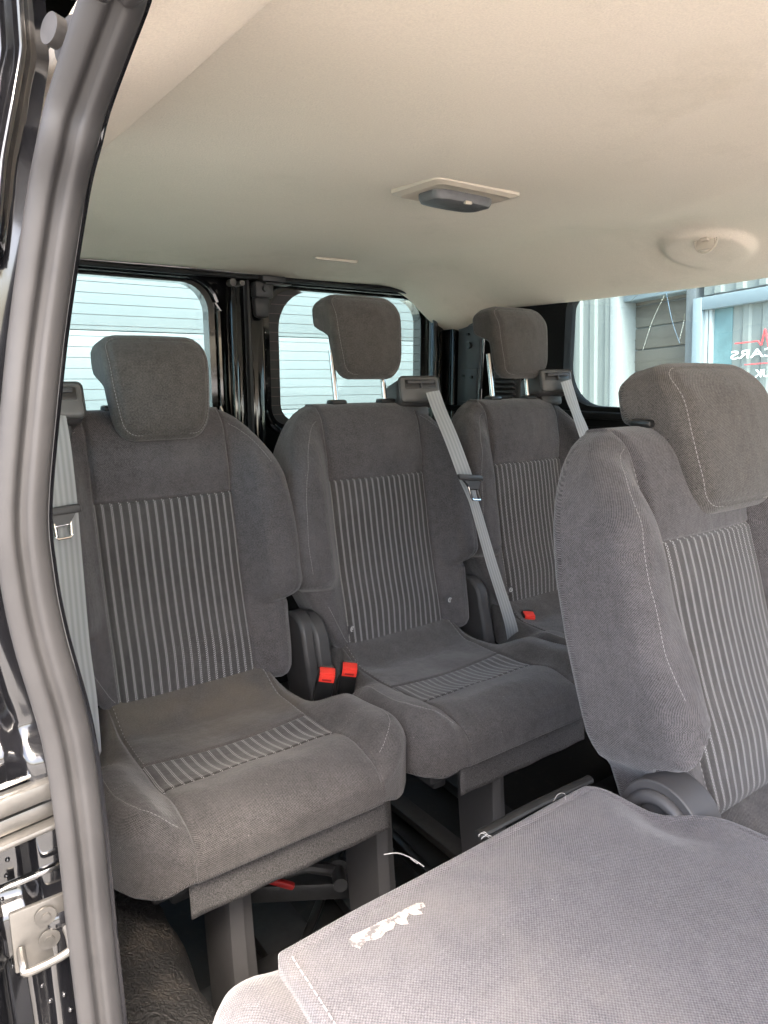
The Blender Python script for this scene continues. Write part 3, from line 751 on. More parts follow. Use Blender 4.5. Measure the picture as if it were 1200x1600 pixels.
# stray water drops on the jamb
for (x_, y_) in ((18,1395),(40,1398),(10,1430),(28,1540),(102,1558),(112,1582),(72,1560),(20,1370),(42,1222),(66,1222),(82,1575)):
    p = aY(x_, y_, .53); q = Vector((p.x, jamb_y(p.x, p.z)-.0005, p.z))
    b = B(); bmesh.ops.create_uvsphere(b.bm, u_segments=8, v_segments=6, radius=.0018, matrix=Matrix.Translation(q)); b.done('water_drop', M['paint'], jamb)

# ================================================================ SEATS
K = .22
HW = [(.495,.185),(.500,.200),(.515,.212),(.55,.218),(.61,.220),(.645,.224),(.662,.244),(.69,.250),(.76,.252),(.84,.247),(.90,.237),(.94,.224),(.97,.208),(.995,.190),(1.015,.168),(1.028,.145),(1.035,.115)]
HWL = [(.495,.140),(.505,.150),(.53,.168),(.57,.188),(.61,.206),(.645,.222)]+HW[6:]
hwf = lambda b_: float(lerp_tab(HW, b_))
hwl = lambda b_: float(lerp_tab(HWL, b_))
def bfront(x, z):
    ax = np.abs(x)
    y = K*(z-.873)
    side = sstep(ax, .128, .185)
    lobe = sstep(z, .640, .690)*.030+.022
    y = y - side*lobe*(1-sstep(z, .90, 1.03))
    y = y - .010*np.cos(np.clip(x/.13,-1,1)*pi/2)*sstep(z,.5,.6)          # crowned middle
    y = y + .005*np.exp(-((z-.70)/.10)**2)                      # lumbar hollow
    y = y - .010*sstep(z, .88, .93)*(1-sstep(ax,.12,.14))*(1-sstep(z,.98,1.03))
    y = y + .0018*np.sin(x*70+z*25)*np.sin(z*33)*side
    y = y + .0003*np.sin(z*60+x*9)*(1-side)
    return y
def bgroove2(x, z, d):
    ax = np.abs(x)
    g_ = bgroove(x, z, d) - .010*np.exp(-((z-.650)/.006)**2)*sstep(ax,.155,.20)
    zn = .685-(ax-.145)*1.1
    return g_ + .012*np.exp(-((z-zn)/.006)**2)*sstep(ax,.140,.16)
def bfront2(x, z):
    ax = np.abs(x); zn = .685-(ax-.145)*1.1
    side = sstep(ax, .128, .185)
    return bfront(x, z) + side*(sstep(z, .640, .690)-sstep(z, zn-.004, zn+.022))*.030 - side*.014*sstep(z, zn, zn+.02)*(1-sstep(z, zn+.05, zn+.16)) + side*.012*(1-sstep(z, zn-.02, zn))*1.0*(1-sstep(z, .90, 1.03))
def bback(x, z): return K*(z-.873)+.115-.035*sstep(z,.6,1.0)
def bgroove(x, z, d):
    ax = np.abs(x)
    g_ = .0055*np.exp(-((ax-.1305)/.0030)**2)
    g_ = g_ + .0045*np.exp(-((z-.873)/.0028)**2)*(ax < .131)
    g_ = g_ + .0022*np.exp(-((d-.026)/.0022)**2)*(ax > .136)
    # pull of the notch where the bolster lobe ends
    g_ = g_ + .010*np.exp(-((z-.650)/.006)**2)*sstep(ax,.155,.20)
    return g_
zrows = seg_rows(.495,.640,.012)+seg_rows(.640,.873,.010)[1:]+seg_rows(.873,1.035,.010)[1:]
for q in (.646,.650,.654,.658,.664): zrows.append(q)
zrows = sorted(set(round(z, 5) for z in zrows))
BR = Pillow(zrows, hwl, hwf, [-.1305,.1305], bfront, bback, .034, .025, bgroove, step=.011)
HW2 = [(.495,.168),(.500,.180),(.515,.190),(.55,.194),(.570,.197),(.583,.207),(.592,.220),(.62,.230),(.69,.236),(.76,.243),(.84,.247),(.90,.240),(.94,.228),(.97,.212),(.995,.193),(1.015,.170),(1.028,.145),(1.035,.115)]
hwf2 = lambda b_: float(lerp_tab(HW2, b_))
BR2 = Pillow(zrows, hwf2, hwf2, [-.1305,.1305], bfront2, bback, .036, .025, bgroove2, step=.009)
mapB = lambda a, b_, c: (a, c, b_)
def matB(a, b_): return 1 if (abs(a) < .1305 and b_ < .873) else 0
# cushion
CH = [(-.482,.135),(-.479,.160),(-.472,.186),(-.460,.208),(-.440,.228),(-.41,.243),(-.37,.250),(-.30,.250),(-.26,.246),(-.225,.232),(-.19,.212),(-.15,.196),(-.10,.184),(-.03,.168)]
cwf = lambda b_: float(lerp_tab(CH, b_))
def ctop(x, y):
    ax = np.abs(x)
    z = .494 + 0*x
    z = z + .032*sstep(ax, .15, .20)*(1-.4*sstep(ax,.22,.25))*sstep(y,-.56,-.42)*(1-sstep(y,-.14,-.06))
    z = z - .010*np.cos(np.clip(x/.16,-1,1)*pi/2)*sstep(y,-.36,-.27)*(1-sstep(y,-.15,-.08))
    z = z + .010*np.exp(-((y+.40)/.06)**2)*(1-sstep(ax,.1,.2))
    z = z + .010*np.exp(-((y+.40)/.05)**2) - .006*(1-sstep(y,-.49,-.44)) + .034*sstep(y,-.15,-.06)*(1-sstep(ax,.14,.20)) - .050*sstep(y,-.29,-.17)*sstep(ax,.155,.20)
    z = z + .0015*np.sin(x*45+y*20)*np.sin(y*38)
    return z
def cfront(x, y): return -ctop(x, y)
def cback(x, y): return -(.430 - .014*sstep(np.abs(x), .155, .20))+0*x
def cgroove(x, y, d):
    ax = np.abs(x); s_ = .150+.012*sstep(-y, .30, .5)
    g_ = .0050*np.exp(-((ax-.1505)/.0030)**2)
    g_ = g_ + .0030*np.exp(-((y+.245)/.0028)**2)*(ax < .15) + .0040*np.exp(-((y+.345)/.0028)**2)*(ax < .15)
    g_ = g_ + .0020*np.exp(-((d-.030)/.0022)**2)*(ax > .155)
    return g_
yrows = seg_rows(-.482,-.345,.010)+seg_rows(-.345,-.245,.010)[1:]+seg_rows(-.245,-.03,.011)[1:]
CU = Pillow(yrows, cwf, cwf, [-.1505,.1505], cfront, cback, .028, .010, cgroove, step=.011)
mapC = lambda a, b_, c: (a, b_, -c)
def matC(a, b_): return 1 if (abs(a) < .1505 and -.345 < b_ < -.245) else 0
# headrest
HH = [(0,.052),(.002,.061),(.006,.069),(.012,.076),(.022,.083),(.035,.087),(.06,.091),(.10,.095),(.15,.098),(.168,.097),(.180,.092),(.189,.080),(.192,.066)]
hhf = lambda b_: float(lerp_tab(HH, b_))
def hfront(x, z): return -.010*np.cos(np.clip(x/.10,-1,1)*pi/2) + .010*(1-sstep(z,0,.05)) + .026*sstep(z,.125,.192)**1.5
def hback(x, z): return .050+.055*sstep(z,.095,.135)-.01*sstep(z,.17,.192)
def hgroove(x, z, d): return .0026*np.exp(-((d-.011)/.0018)**2)
HR = Pillow(sorted(set(round(z,5) for z in seg_rows(0,.192,.008)+[.1,.11,.12,.13])), hhf, hhf, [], hfront, hback, .024, .020, hgroove, step=.010)

def contour(pl, dd, amin, lo, hi, side, mapf, lift, n=90):
    """points on the pillow at distance dd inside the outline on one side"""
    out = []
    for b_ in np.linspace(lo, hi, n):
        a_hi = side*np.linspace(amin, .27, 60)
        D = pl.dist(a_hi, np.full(60, b_))
        inside = np.abs(a_hi) < np.interp(b_, pl.B[:,0], np.abs(pl.A[:, 0 if side < 0 else -1]))
        D = np.where(inside, D, -1)
        idx = [i for i in range(59) if D[i] >= dd > D[i+1]]
        if not idx: continue
        i = idx[-1]; t = (D[i]-dd)/(D[i]-D[i+1]) if D[i+1] >= 0 else 0
        a_ = a_hi[i]+(a_hi[i+1]-a_hi[i])*t
        c = pl.point(a_, b_)-lift; out.append(mapf(a_, b_, c))
    return out
PROTO = {}
def head_outline():
    P_ = HR.poly; n = len(P_); c_ = P_.mean(0); out = []
    keep = [P_[0]]
    for p in P_[1:]:
        if np.linalg.norm(p-keep[-1]) > .003: keep.append(p)
    P_ = np.array(keep); n = len(P_)
    for i in range(n):
        t = P_[(i+1)%n]-P_[i-1]; t = t/max(1e-9, np.linalg.norm(t)); nr = np.array([-t[1], t[0]])
        if nr@(c_-P_[i]) < 0: nr = -nr
        q = P_[i]+nr*.0085; out.append((q[0], q[1]))
    out = [q for q in out if q[1] < .186]
    k = max(range(len(out)), key=lambda i: (out[i][0]-out[i-1][0])**2+(out[i][1]-out[i-1][1])**2)
    out = out[k:]+out[:k]
    return [mapB(a_, b_, HR.point(a_, b_)-.0006) for a_, b_ in out]

def make_seat(loc, label, name='van_seat', raised=False, group='rear seats', head=(0,0,1,1,1), recline=0, fabric_m='fabric', legs=(), yaw=0):
    t = thing(name, loc, label, 'seat', group); t.rotation_euler.z = yaw
    if recline:
        bk = BR2.build('backrest', [M['fabric'], M['insert']], t, mapB, matB, flat=True)
        stitches('stitching', contour(BR2, .0225, .14, .70, 1.005, -1, mapB, .0004), bk)
        stitches('stitching', contour(BR2, .0225, .14, .505, .60, -1, mapB, .0004), bk)
        stitches('stitching', [mapB(-a_, .695-(a_-.145)*1.1, BR2.point(-a_, .695-(a_-.145)*1.1)-.0005) for a_ in np.linspace(.140,.205,24)], bk)
        stitches('stitching', [mapB(-.1355, z, BR2.point(-.1355, z)-.0004) for z in np.linspace(.52,.98,90)], bk, gap=.008, r=.00045)
    elif 'back' not in PROTO:
        bk = BR.build('backrest', [M['fabric'], M['insert']], t, mapB, matB, flat=True); PROTO['back'] = bk
        PROTO['bst'] = stitches('stitching', contour(BR, .0225, .14, .70, 1.005, -1, mapB, .0004), bk)
        PROTO['bst2'] = stitches('stitching', contour(BR, .0225, .14, .52, .62, -1, mapB, .0004), bk)
        PROTO['bst3'] = stitches('stitching', contour(BR, .0225, .14, .93, 1.005, 1, mapB, .0004), bk)
        PROTO['bst4'] = stitches('stitching', [mapB(-.1345, z, BR.point(-.1345, z)-.0004) for z in np.linspace(.52,.865,60)], bk, gap=.009, r=.00045)
    else:
        bk = share(PROTO['back'], t, 'backrest')
        for k in ('bst','bst2','bst3','bst4'): share(PROTO[k], bk, 'stitching')
    # moulded back shell
    if 'cush' not in PROTO:
        cu = CU.build('cushion', [M['fabric_dirty'], M['insert']], t, mapC, matC); PROTO['cush'] = cu
        PROTO['cst'] = stitches('stitching', contour(CU, .0265, .155, -.468, -.20, -1, mapC, .0005), cu)
        PROTO['cst2'] = stitches('stitching', contour(CU, .0265, .155, -.468, -.20, 1, mapC, .0005), cu)
        PROTO['cst3'] = stitches('stitching', [mapC(s_, y, CU.point(s_, y)-.0004) for s_ in (-.1455,) for y in np.linspace(-.24,-.07,40)], cu, gap=.009, r=.0005)
        PROTO['cst4'] = stitches('stitching', [mapC(s_, y, CU.point(s_, y)-.0004) for s_ in (.1455,) for y in np.linspace(-.24,-.07,40)], cu, gap=.009, r=.0005)
    else:
        cu = share(PROTO['cush'], t, 'cushion')
        for k in ('cst','cst2','cst3','cst4'): share(PROTO[k], cu, 'stitching')
    if 'flap' not in PROTO:
        V = []; Fc = []
        for j in range(9):
            for i in range(25):
                x = -.160+.335*i/24; z = .440-.066*j/8
                V.append((x, -.462+.0012*sin(i*.9)*j/8-.006*j/8, z))
        for j in range(8):
            for i in range(24): q = j*25+i; Fc.append((q, q+1, q+26, q+25))
        fl = mesh_obj('carpet_flap', V, Fc, M['carpet'], t, angle=0); md = fl.modifiers.new('th', 'SOLIDIFY'); md.thickness = .003; PROTO['flap'] = fl
        fr = B(); fr.box((0,-.25,.40), (.40,.36,.03), .008); fr.box((-.15,-.23,.365), (.03,.34,.03), .006); fr.box((.17,-.23,.365), (.03,.34,.03), .006); fr.tube([(-.19,-.20,.385),(.19,-.20,.385)], .014, 12); fr.tube([(-.17,-.40,.40),(.17,-.40,.40)], .010, 12)
        PROTO['frame'] = fr.done('seat_frame', M['dark_metal'], t)
    else:
        f2 = share(PROTO['flap'], t, 'carpet_flap'); md = f2.modifiers.new('th', 'SOLIDIFY'); md.thickness = .003
        share(PROTO['frame'], t, 'seat_frame')
    # headrest
    hz = 1.093 if raised else .985
    hy = K*(hz-.873) + (-.006 if raised else -.052)
    if 'head' not in PROTO:
        hd = HR.build('headrest', [M['fabric_head']], t, mapB, lambda a, b_: 0, flat=True); PROTO['head'] = hd
        hs = stitches('stitching', head_outline(), hd); PROTO['hst'] = hs
    else:
        hd = share(PROTO['head'], t, 'headrest'); share(PROTO['hst'], hd, 'stitching')
    hd.location = (head[0], hy, hz+head[1]); hd.rotation_euler = (R(-8-recline), 0, 0); hd.scale = head[2:]
    if recline:
        pv = Vector((0, 0, .873)); q_ = Matrix.Rotation(R(-recline), 3, 'X'); bk.rotation_euler = (R(-recline), 0, 0); bk.location = pv-q_@pv
    for s_ in (() if recline else (-1, 1)):
        b = B(); top = hz+.06; yy0 = K*(1.03-.873)+.035
        b.tube([(s_*.068, yy0-.004, 1.0), (s_*.068, yy0+.022+(0 if raised else -.02), top)], .0062, 14); b.done('headrest_post', M['chrome'], t)
        b = B(); b.box((s_*.068, yy0, 1.038), (.040,.030,.012), .005); b.done('post_sleeve', M['plastic_black'], t)
    if recline:
        b = B(); b.box((-.045, .075, 1.030), (.05,.035,.012), .005); b.done('post_sleeve', M['plastic_black'], t)
    for lx, ly in legs:
        b = B(); path = catmull([(lx, ly, .375), (lx, ly-.006, .27), (lx, ly-.02, .15), (lx, ly-.05, .0)], 6)
        V = []; Fc = []; pr = [(-.036,.07),(-.036,-.02),(-.030,-.030),(-.004,-.034),(.004,-.034),(.006,-.028),(.034,-.022),(.036,-.012),(.036,.07)]
        for i, p in enumerate(path):
            kx = .58*(1+.2*(i/len(path)))
            for u, v in pr: V.append((p.x+u*kx, p.y+v, p.z))
        m_ = len(pr)
        for i in range(len(path)-1):
            for k in range(m_): Fc.append((i*m_+k, i*m_+(k+1)%m_, (i+1)*m_+(k+1)%m_, (i+1)*m_+k))
        mesh_obj('leg', V, Fc, M['plastic_grey'], t, angle=25)
    return t

def belt_guide(seat, p, yaw=0):
    """plastic shoulder housing with a slot for the belt"""
    rot = rotv(yaw) @ rotv(-16, 'X'); p = Vector(p)
    sc_ = 1.18; b = B(); b.box(p+rot@Vector((0,.045,-.002)), (.112,.11,.068), .018, rot=rot, seg=4, taper=.90); b.box(p+rot@Vector((0,.05,-.035)), (.07,.07,.05), .01, rot=rot); g_ = b.done('belt_guide', M['plastic'], seat)
    q = p+rot@Vector((0,-.012,.0)); b = B(); b.box(q, (.106,.012,.062), .010, rot=rot, seg=4); bz = b.done('guide_bezel', M['bezel'], g_)
    b = B(); b.box(q+rot@Vector((0,-.0052,.010)), (.084,.003,.024), .003, rot=rot); b.done('belt_slot', M['plastic_black'], g_)
    b = B(); b.box(q+rot@Vector((0,-.0085,.015)), (.070,.006,.008), .002, rot=rot); b.box(q+rot@Vector((0,-.0085,.009)), (.004,.006,.018), .001, rot=rot); b.done('guide_bar', M['plastic_grey'], g_)
    b = B(); b.tube([p+rot@Vector((-.0505,.02,-.018)), p+rot@Vector((-.0505,.075,-.018))], .0012, 6); b.done('guide_joint', M['plastic_black'], g_)
    return g_
def tongue(belt, p, ax, up, nrm, sc=1.0):
    """black overmould and bright metal loop"""
    ax = Vector(ax).normalized(); up = Vector(up).normalized(); nrm = Vector(nrm).normalized()
    mt = Matrix((ax, nrm, up)).transposed(); p = Vector(p)
    b = B(); b.box(p, (.060*sc,.010,.014), .004, rot=mt); b.prism([p+mt@Vector(v) for v in ((-.020*sc,-.004,-.006*sc),(.020*sc,-.004,-.006*sc),(.010*sc,-.004,-.022*sc),(-.010*sc,-.004,-.022*sc))], mt@Vector((0,.008,0))); tg = b.done('belt_tongue', M['plastic'], belt)
    b = B()
    loop = [(-.011,0,-.018),(-.0115,0,-.040),(-.009,0,-.044),(.009,0,-.044),(.0115,0,-.040),(.011,0,-.018)]
    b.tube([p+mt@(Vector(v)*sc) for v in loop], .0028*sc, 8, flat=.7); b.box(p+mt@Vector((0,0,-.021*sc)), (.024*sc,.003,.008*sc), .001, rot=mt); b.done('tongue_plate', M['chrome'], tg)
def buckle(seat, p, tilt=(0,0), mark=True):
    p = Vector(p); rot = Matrix.Rotation(R(tilt[0]), 3, 'X') @ Matrix.Rotation(R(tilt[1]), 3, 'Z')
    b = B(); b.box(p, (.034,.024,.070), .004, rot=rot); b.box(p+rot@Vector((0,0,-.06)), (.022,.012,.06), .003, rot=rot); bk = b.done('buckle', M['plastic_black'], seat)
    b = B(); b.box(p+rot@Vector((0,-.002,.0345)), (.029,.018,.006), .0015, rot=rot); b.box(p+rot@Vector((0,-.0125,.026)), (.029,.003,.016), .001, rot=rot); rb_ = b.done('release_button', M['red'], bk)
    b = B(); b.box(p+rot@Vector((0,-.0142,.024)), (.018,.0008,.004), .0003, rot=rot); b.done('button_mark', M['red_dark'], rb_)
    b = B(); b.box(p+rot@Vector((0,.009,.036)), (.024,.003,.004), .0005, rot=rot); b.done('buckle_slot', M['steel'], bk)
    return bk
def fabric_tag(seat, p, rot):
    b = B(); b.box(p, (.022,.0012,.018), .0004, rot=rot); tg = b.done('airbag_tag', M['plastic_grey'], seat)
    b = B(); b.tube([Vector(p)+rot@Vector((.003+.005*cos(a), -.0012, .005*sin(a))) for a in np.linspace(0,2*pi,17)], .0008, 6, caps=False); b.box(Vector(p)+rot@Vector((.003,-.0014,0)), (.003,.0008,.003), .0003, rot=rot); b.done('tag_symbol', M['tag'], tg)

Y0 = 1.30
S1 = make_seat((-.555,Y0,0), 'grey rear seat beside the open door, its headrest pushed down against the backrest', raised=False, legs=((-.068,-.385),(.215,-.365)))
S2 = make_seat((-.065,Y0,0), 'middle rear seat with raised headrest and grey belt hanging over its shoulder', raised=True, head=(.020,0,1,1,1), legs=((.01,-.36),))
S3 = make_seat((.425,Y0,0), 'far rear seat beside the side window, partly hidden by the nearest upright seat', raised=True, head=(.034,0,1.04,1,1), legs=((.05,-.36),))
def stained(base):
    m_ = M[base].copy(); m_.name = 'brown_stained_fabric'; nt = m_.node_tree; bs = nt.nodes['Principled BSDF']; l = bs.inputs['Base Color'].links[0]; src = l.from_socket
    tc = nt.nodes.new('ShaderNodeTexCoord'); nz = nt.nodes.new('ShaderNodeTexNoise'); nz.inputs['Scale'].default_value = 7; nz.inputs['Detail'].default_value = 5
    nt.links.new(tc.outputs['Object'], nz.inputs['Vector']); sx = nt.nodes.new('ShaderNodeSeparateXYZ'); nt.links.new(tc.outputs['Object'], sx.inputs[0])
    def mr(v, a_, b_, c_, d_):
        n_ = nt.nodes.new('ShaderNodeMapRange'); nt.links.new(v, n_.inputs[0])
        for k_, q in enumerate((a_, b_, c_, d_)): n_.inputs[k_+1].default_value = q
        return n_.outputs[0]
    mu = nt.nodes.new('ShaderNodeMath'); mu.operation = 'MULTIPLY'; nt.links.new(mr(sx.outputs[1], -.30, -.18, 0, 1), mu.inputs[0]); nt.links.new(mr(nz.outputs[0],   .40, .62, .12, .6), mu.inputs[1])
    mx = nt.nodes.new('ShaderNodeMix'); mx.data_type = 'RGBA'; nt.links.new(mu.outputs[0], mx.inputs[0]); nt.links.new(src, mx.inputs[6]); mx.inputs[7].default_value = (.13,.108,.082,1)
    nt.links.new(mx.outputs[2], bs.inputs['Base Color']); return m_
for ch_ in S1.children:
    if ch_.name.startswith('cushion'): ch_.material_slots[0].link = 'OBJECT'; ch_.material_slots[0].material = stained('fabric_dirty')
S4 = make_seat((-.020,.545,0), 'nearest upright grey seat with large headrest, behind the folded seat', name='van_seat', raised=False, group='middle row seats', head=(.072,-.080,1.34,1.08,1.20), recline=7, legs=((.05,-.36),(-.12,-.36)))

# --- belts
def loc(seat, p): return Vector(p)-Vector(seat.location)
g1 = aY(97, 630, 1.24); belt_guide(S1, loc(S1, (g1.x-.012, 1.28, g1.z)), yaw=0)
bp = [aY(x_, y_, yy_) for x_, y_, yy_ in ((78,648,1.235),(86,700,1.215),(96,790,1.20),(106,900,1.19),(116,1010,1.18),(128,1100,1.17),(136,1190,1.16))]
bl = wavy_ribbon('seat_belt', [loc(S1, p) for p in bp], .052, (0.25,-1,0), M['belt'], S1)
tp = aY(96, 798, 1.19); tongue(bl, loc(S1, tp), (1,.05,.06), (0,.1,1), (0,1,0), 1.0)
g2 = aY(661, 612, 1.30); belt_guide(S2, loc(S2, (g2.x+.012, 1.335, g2.z+.002)), yaw=-12)
bp = [aY(x_, y_, yy_) for x_, y_, yy_ in ((676,612,1.288),(686,640,1.27),(705,685,1.235),(726,742,1.205),(745,800,1.185),(768,880,1.165),(792,955,1.150),(800,985,1.155),(806,1025,1.17))]
bl = wavy_ribbon('seat_belt', [loc(S2, p) for p in bp], .041, (0.0,-1,0), M['belt'], S2, twist=lambda t: 1.1*max(0, t-.42)*1.7, widths=[(0,1),(.38,1),(.46,.6),(.7,.62),(1,.8)])
tp = aY(735, 746, 1.180); tongue(bl, loc(S2, tp), (1,0,-.12), (-.30,.1,1), (0,1,0), 1.25)
g3 = aY(878, 598, 1.30); belt_guide(S3, loc(S3, (g3.x+.008, 1.335, g3.z+.002)), yaw=-12)
bp = [aY(x_, y_, yy_) for x_, y_, yy_ in ((884,595,1.288),(895,630,1.27),(910,670,1.235),(935,740,1.205),(960,830,1.18))]
wavy_ribbon('seat_belt', [loc(S3, p) for p in bp], .041, (0.0,-1,0), M['belt'], S3)

# --- hinge covers and buckles between seats 1 and 2
def hinge_cover(seat, x, y, z0, z1, w, d, mat='plastic'):
    V = []; Fc = []; pts = []
    for k in range(15):
        t = pi*k/14; pts.append((y-d/2*cos(t)+.22*(z1-z0)*.6, z1-d/2+d/2*sin(t)))
    ring = [(y-d/2-.02, z0)]+pts+[(y+d/2-.02, z0)]
    b_ = B(); b_.prism([Vector((x-w/2, a, c)) for a, c in ring], (w,0,0)); return b_.done('hinge_cover', M[mat], seat, bevel=.007)
hinge_cover(S1, .246, -.08, .36, .615, .036, .105)
hinge_cover(S2, -.222, -.085, .36, .610, .034, .125)
hinge_cover(S2, .262, -.06, .36, .60, .034, .11, 'plastic_grey')
k1 = aY(507, 1070, 1.09); buckle(S1, loc(S1, k1), tilt=(20,-30))
k2 = aY(543, 1062, 1.12); buckle(S2, loc(S2, k2), tilt=(16,-32))
k3 = aY(818, 974, 1.19); buckle(S3, loc(S3, k3), tilt=(28,-20))
for seat in (S2,):
    z = .570; x = .150; fabric_tag(seat, Vector((x, BR.point(x, z)-.002, z)), rotv(0))
x, z = -.127, .555; fabric_tag(S3, Vector((x, BR.point(x, z)-.002, z)), rotv(0)); fabric_tag(S2, Vector((x, BR.point(x, z)-.002, z)), rotv(20))
# pivot cover on the middle-row seat
b = B(); pc = aZ(1036, 1236, .60)
lp = loc(S4, pc)
b.disc(lp+Vector((.02,.0,-.045)), (1,0,0), .056, .05, 40); b.tube([lp+Vector((-.008, .037*cos(t), -.045+.037*sin(t))) for t in np.linspace(0, 2*pi, 33)], .009, 10, caps=False)
b.done('pivot_cover', M['plastic_grey'], S4, bevel=.005)

# --- folded seat in the foreground
TZ = .600
FS = thing('folded_seat', (-.50,.10,0), 'folded-down grey seat in the foreground with frayed cloth back and peeled white label', 'seat')
def fl(p): return Vector(p)-Vector(FS.location)
outer = [(-.750,.515),(-.60,.507),(-.45,.503),(-.315,.500),(-.292,.488),(-.288,.455),(-.275,.425),(-.262,.405),(-.243,.395),(-.232,.37),(-.224,.32),(-.222,.0),(-.222,-.30),(-.760,-.30),(-.765,.0),(-.770,.30),(-.762,.45)]
def yy_edge(x): return .508+.012*(-x-.5)
# backing board: top surface grid with gentle waves and rolled edges
FH = [(-.40,.262),(-.2,.265),(.0,.268),(.18,.27),(.27,.262),(.32,.250),(.345,.235),(.37,.215),(.385,.20),(.400,.185),(.405,.170)]
def f_hl(b_): return float(np.interp(b_, [-.40,.0,.30,.36,.385,.398,.406],[.268,.268,.263,.258,.256,.254,.250]))
def f_hr(b_): return float(np.interp(b_, [-.40,.10,.20,.26,.285,.300,.315,.335,.36,.385,.398,.406],[.276,.276,.274,.266,.252,.236,.224,.214,.206,.198,.190,.178]))
def ftop(x, y): 
    return -(TZ-.006*sstep(np.abs(x),.15,.27)+.0035*np.sin(x*9+y*6)*np.sin(y*11)-.004*sstep(y,.30,.40) - .016*np.exp(-((x-.20)/.03)**2-((y-.31)/.05)**2))
def fgroove(x, y, d): return .0016*np.exp(-((d-.014)/.0016)**2)
FB = Pillow(seg_rows(-.40,.406,.014), f_hl, f_hr, [], ftop, lambda x, y: -(TZ-.032)+0*x, .008, .004, fgroove, step=.012)
# shift so that x centre is -.50 (world) and y origin .10
fb = FB.build('seat_back_panel', [M['backing']], FS, mapC, lambda a, b_: 0)
stitches('stitching', [mapC(-(f_hl(b_)-.011), b_, FB.point(-(f_hl(b_)-.011), b_)-.0006) for b_ in np.linspace(-.3,.39,120)], fb, L=.006, gap=.009, r=.0008)
# upholstered body underneath with rounded bolster
def u_hw(b_): return float(np.interp(b_, [-.40,.30,.38,.41,.424,.430],[.340,.337,.328,.315,.298,.27]))
def u_hr(b_): return float(np.interp(b_, [-.40,.10,.30,.375,.40,.430],[.245,.24,.15,.0,-.1,-.2]))
def utop(x, y): return -(.572+.014*np.exp(-((x+.29)/.035)**2)-.012*sstep(y,.36,.43))
UB = Pillow(seg_rows(-.40,.430,.012), u_hw, u_hr, [], utop, lambda x, y: -.44+0*x, .035, .03, None, step=.012)
ub = UB.build('backrest', [M['backing']], FS, mapC, lambda a, b_: 0)
b = B(); b.box((0,.02,.36), (.50,.50,.14), .03, seg=3); b.done('cushion', M['fabric'], FS)
b = B(); b.box((-.16,.05,.15), (.06,.40,.30), .01); b.box((.16,.05,.15), (.06,.40,.30), .01); b.done('seat_base', M['plastic_black'], FS)
# peeled label
def topz(x, y): return -float(FB.surf(np.array([x]), np.array([y]), FB.dist(np.array([x]), np.array([y])))[0])
lab = [(545,1462),(552,1452),(566,1448),(580,1440),(596,1432),(612,1427),(622,1420),(640,1411),(652,1404),(662,1404),(664,1410),(656,1414),(660,1422),(648,1424),(640,1422),(634,1430),(638,1438),(626,1440),(618,1436),(614,1446),(604,1450),(596,1458),(584,1462),(572,1464),(562,1474),(550,1472)]
pts = []
for p in lab:
    q = aZ(p[0]+random.uniform(-1.5,1.5), p[1]+random.uniform(-1.2,1.2), TZ); l = fl(q); pts.append(Vector((l.x, l.y, topz(l.x, l.y)+.0006)))
b = B(); b.prism(pts, (0,0,.0006)); b.done('torn_label', M['label'], FS, smooth=False)
# dark trim rod hanging at the rear edge
r0, r1_ = fl(aZ(752,1310,.595)), fl(aZ(928,1221,.595)); r0.y += .006; r1_.y += .006
b = B(); b.tube([r0, r0.lerp(r1_, .5)+Vector((0,.001,.001)), r1_], .0062, 10, flat=.8); b.done('trim_rod', M['plastic_black'], FS)
def threads(name, groups, r, parent):
    b_ = B()
    for g_ in groups: b_.tube(catmull(g_, 5), r, 6)
    return b_.done(name, M['white_thread'], parent)
def T3(px, py, z, dy=0): v = fl(aZ(px, py, z)); v.y += dy; return v
threads('loose_thread', [[T3(600,1335,.575), T3(622,1333,.585), T3(645,1342,.596), T3(662,1354,.602)], [T3(642,1342,.594), T3(652,1349,.60)]], .0006, FS)
threads('frayed_edge', [[T3(750+random.uniform(-4,4), 1305+i*2, .602), T3(757+random.uniform(-5,5), 1300+i*2, .608), T3(766+random.uniform(-3,5), 1306+i, .603)] for i in range(4)]+[[T3(865,1252,.60), T3(872,1241,.606), T3(882,1240,.603), T3(884,1250,.6)]], .00035, FS)

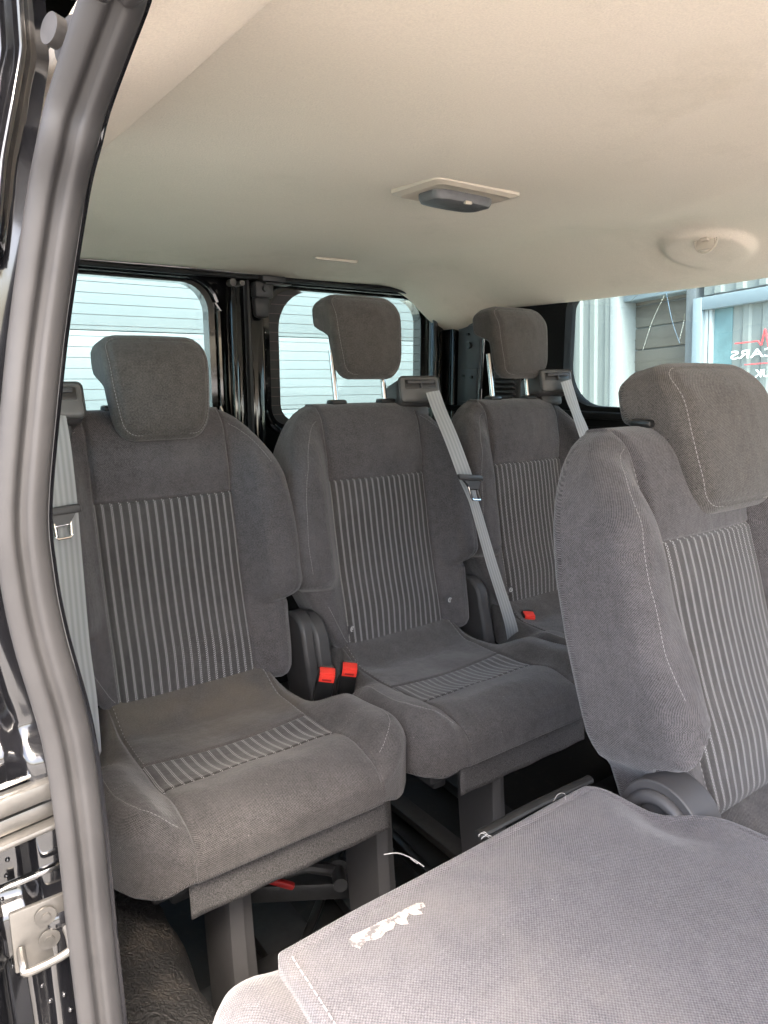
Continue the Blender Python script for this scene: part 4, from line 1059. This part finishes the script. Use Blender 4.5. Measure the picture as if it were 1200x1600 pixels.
# --- metalwork under seats
def bar(name, p, q, w, h, mat, parent, bev=.004):
    p, q = Vector(p), Vector(q); d = q-p; b_ = B(); rot = d.to_track_quat('Y','Z').to_matrix()
    b_.box((p+q)/2, (w, d.length, h), bev, rot=rot); return b_.done(name, mat, parent)
bar('floor_rail', (-.60,1.16,.16), (-.24,1.02,.10), .07, .035, M['dark_metal'], van)
bar('floor_rail', (-.33,.55,.03), (-.22,1.9,.03), .06, .03, M['dark_metal'], van)
bar('floor_rail', (-.16,.55,.035), (-.05,1.9,.035), .02, .03, M['plastic_black'], van)
bar('floor_rail', (.12,.55,.03), (.22,1.9,.03), .06, .03, M['dark_metal'], van)
bar('floor_rail', (-.70,1.02,.03), (.75,1.02,.03), .05, .03, M['dark_metal'], van)
q0 = aY(440, 1382, 1.0); bar('release_strap', (q0.x-.03,1.03,q0.z+.010), (q0.x+.025,1.0,q0.z-.016), .012, .012, M['red_dark'], S1.parent or van)
for (bx, by) in ((-.60,.90),(-.33,.92),(-.04,.93),(.10,.93)):
    b = B(); b.box((bx,by,.012), (.09,.12,.012), .004); b.box((bx+.035,by,.035), (.008,.10,.05), .002); b.disc((bx-.02,by-.03,.022), (0,0,1), .010, .010, 6); b.disc((bx-.02,by+.03,.022), (0,0,1), .010, .010, 6); b.done('floor_bracket', M['dark_metal'], van)
bar('floor_rail', (-.45,.60,.02), (-.45,1.9,.02), .10, .03, M['dark_metal'], van)
bar('cable_loom', (-.52,.95,.05), (-.14,1.30,.05), .016, .016, M['plastic_black'], van)
bar('floor_rail', (.0,.70,.02), (.0,1.9,.02), .05, .02, M['dull_steel'], van)
q1 = aY(530, 1372, .98); b = B(); b.disc(q1, (-.5,-1,.1), .013, .045, 18); b.disc(q1+Vector((.012,.025,0)), (-.5,-1,.1), .020, .012, 18)
b.tube(catmull([q1+Vector((.01,.02,-.002)), q1+Vector((-.02,.03,.01)), q1+Vector((-.05,.04,.02)), q1+Vector((-.09,.05,.018))], 5), .011, 10); b.done('pivot_bolt', M['dark_metal'], van)
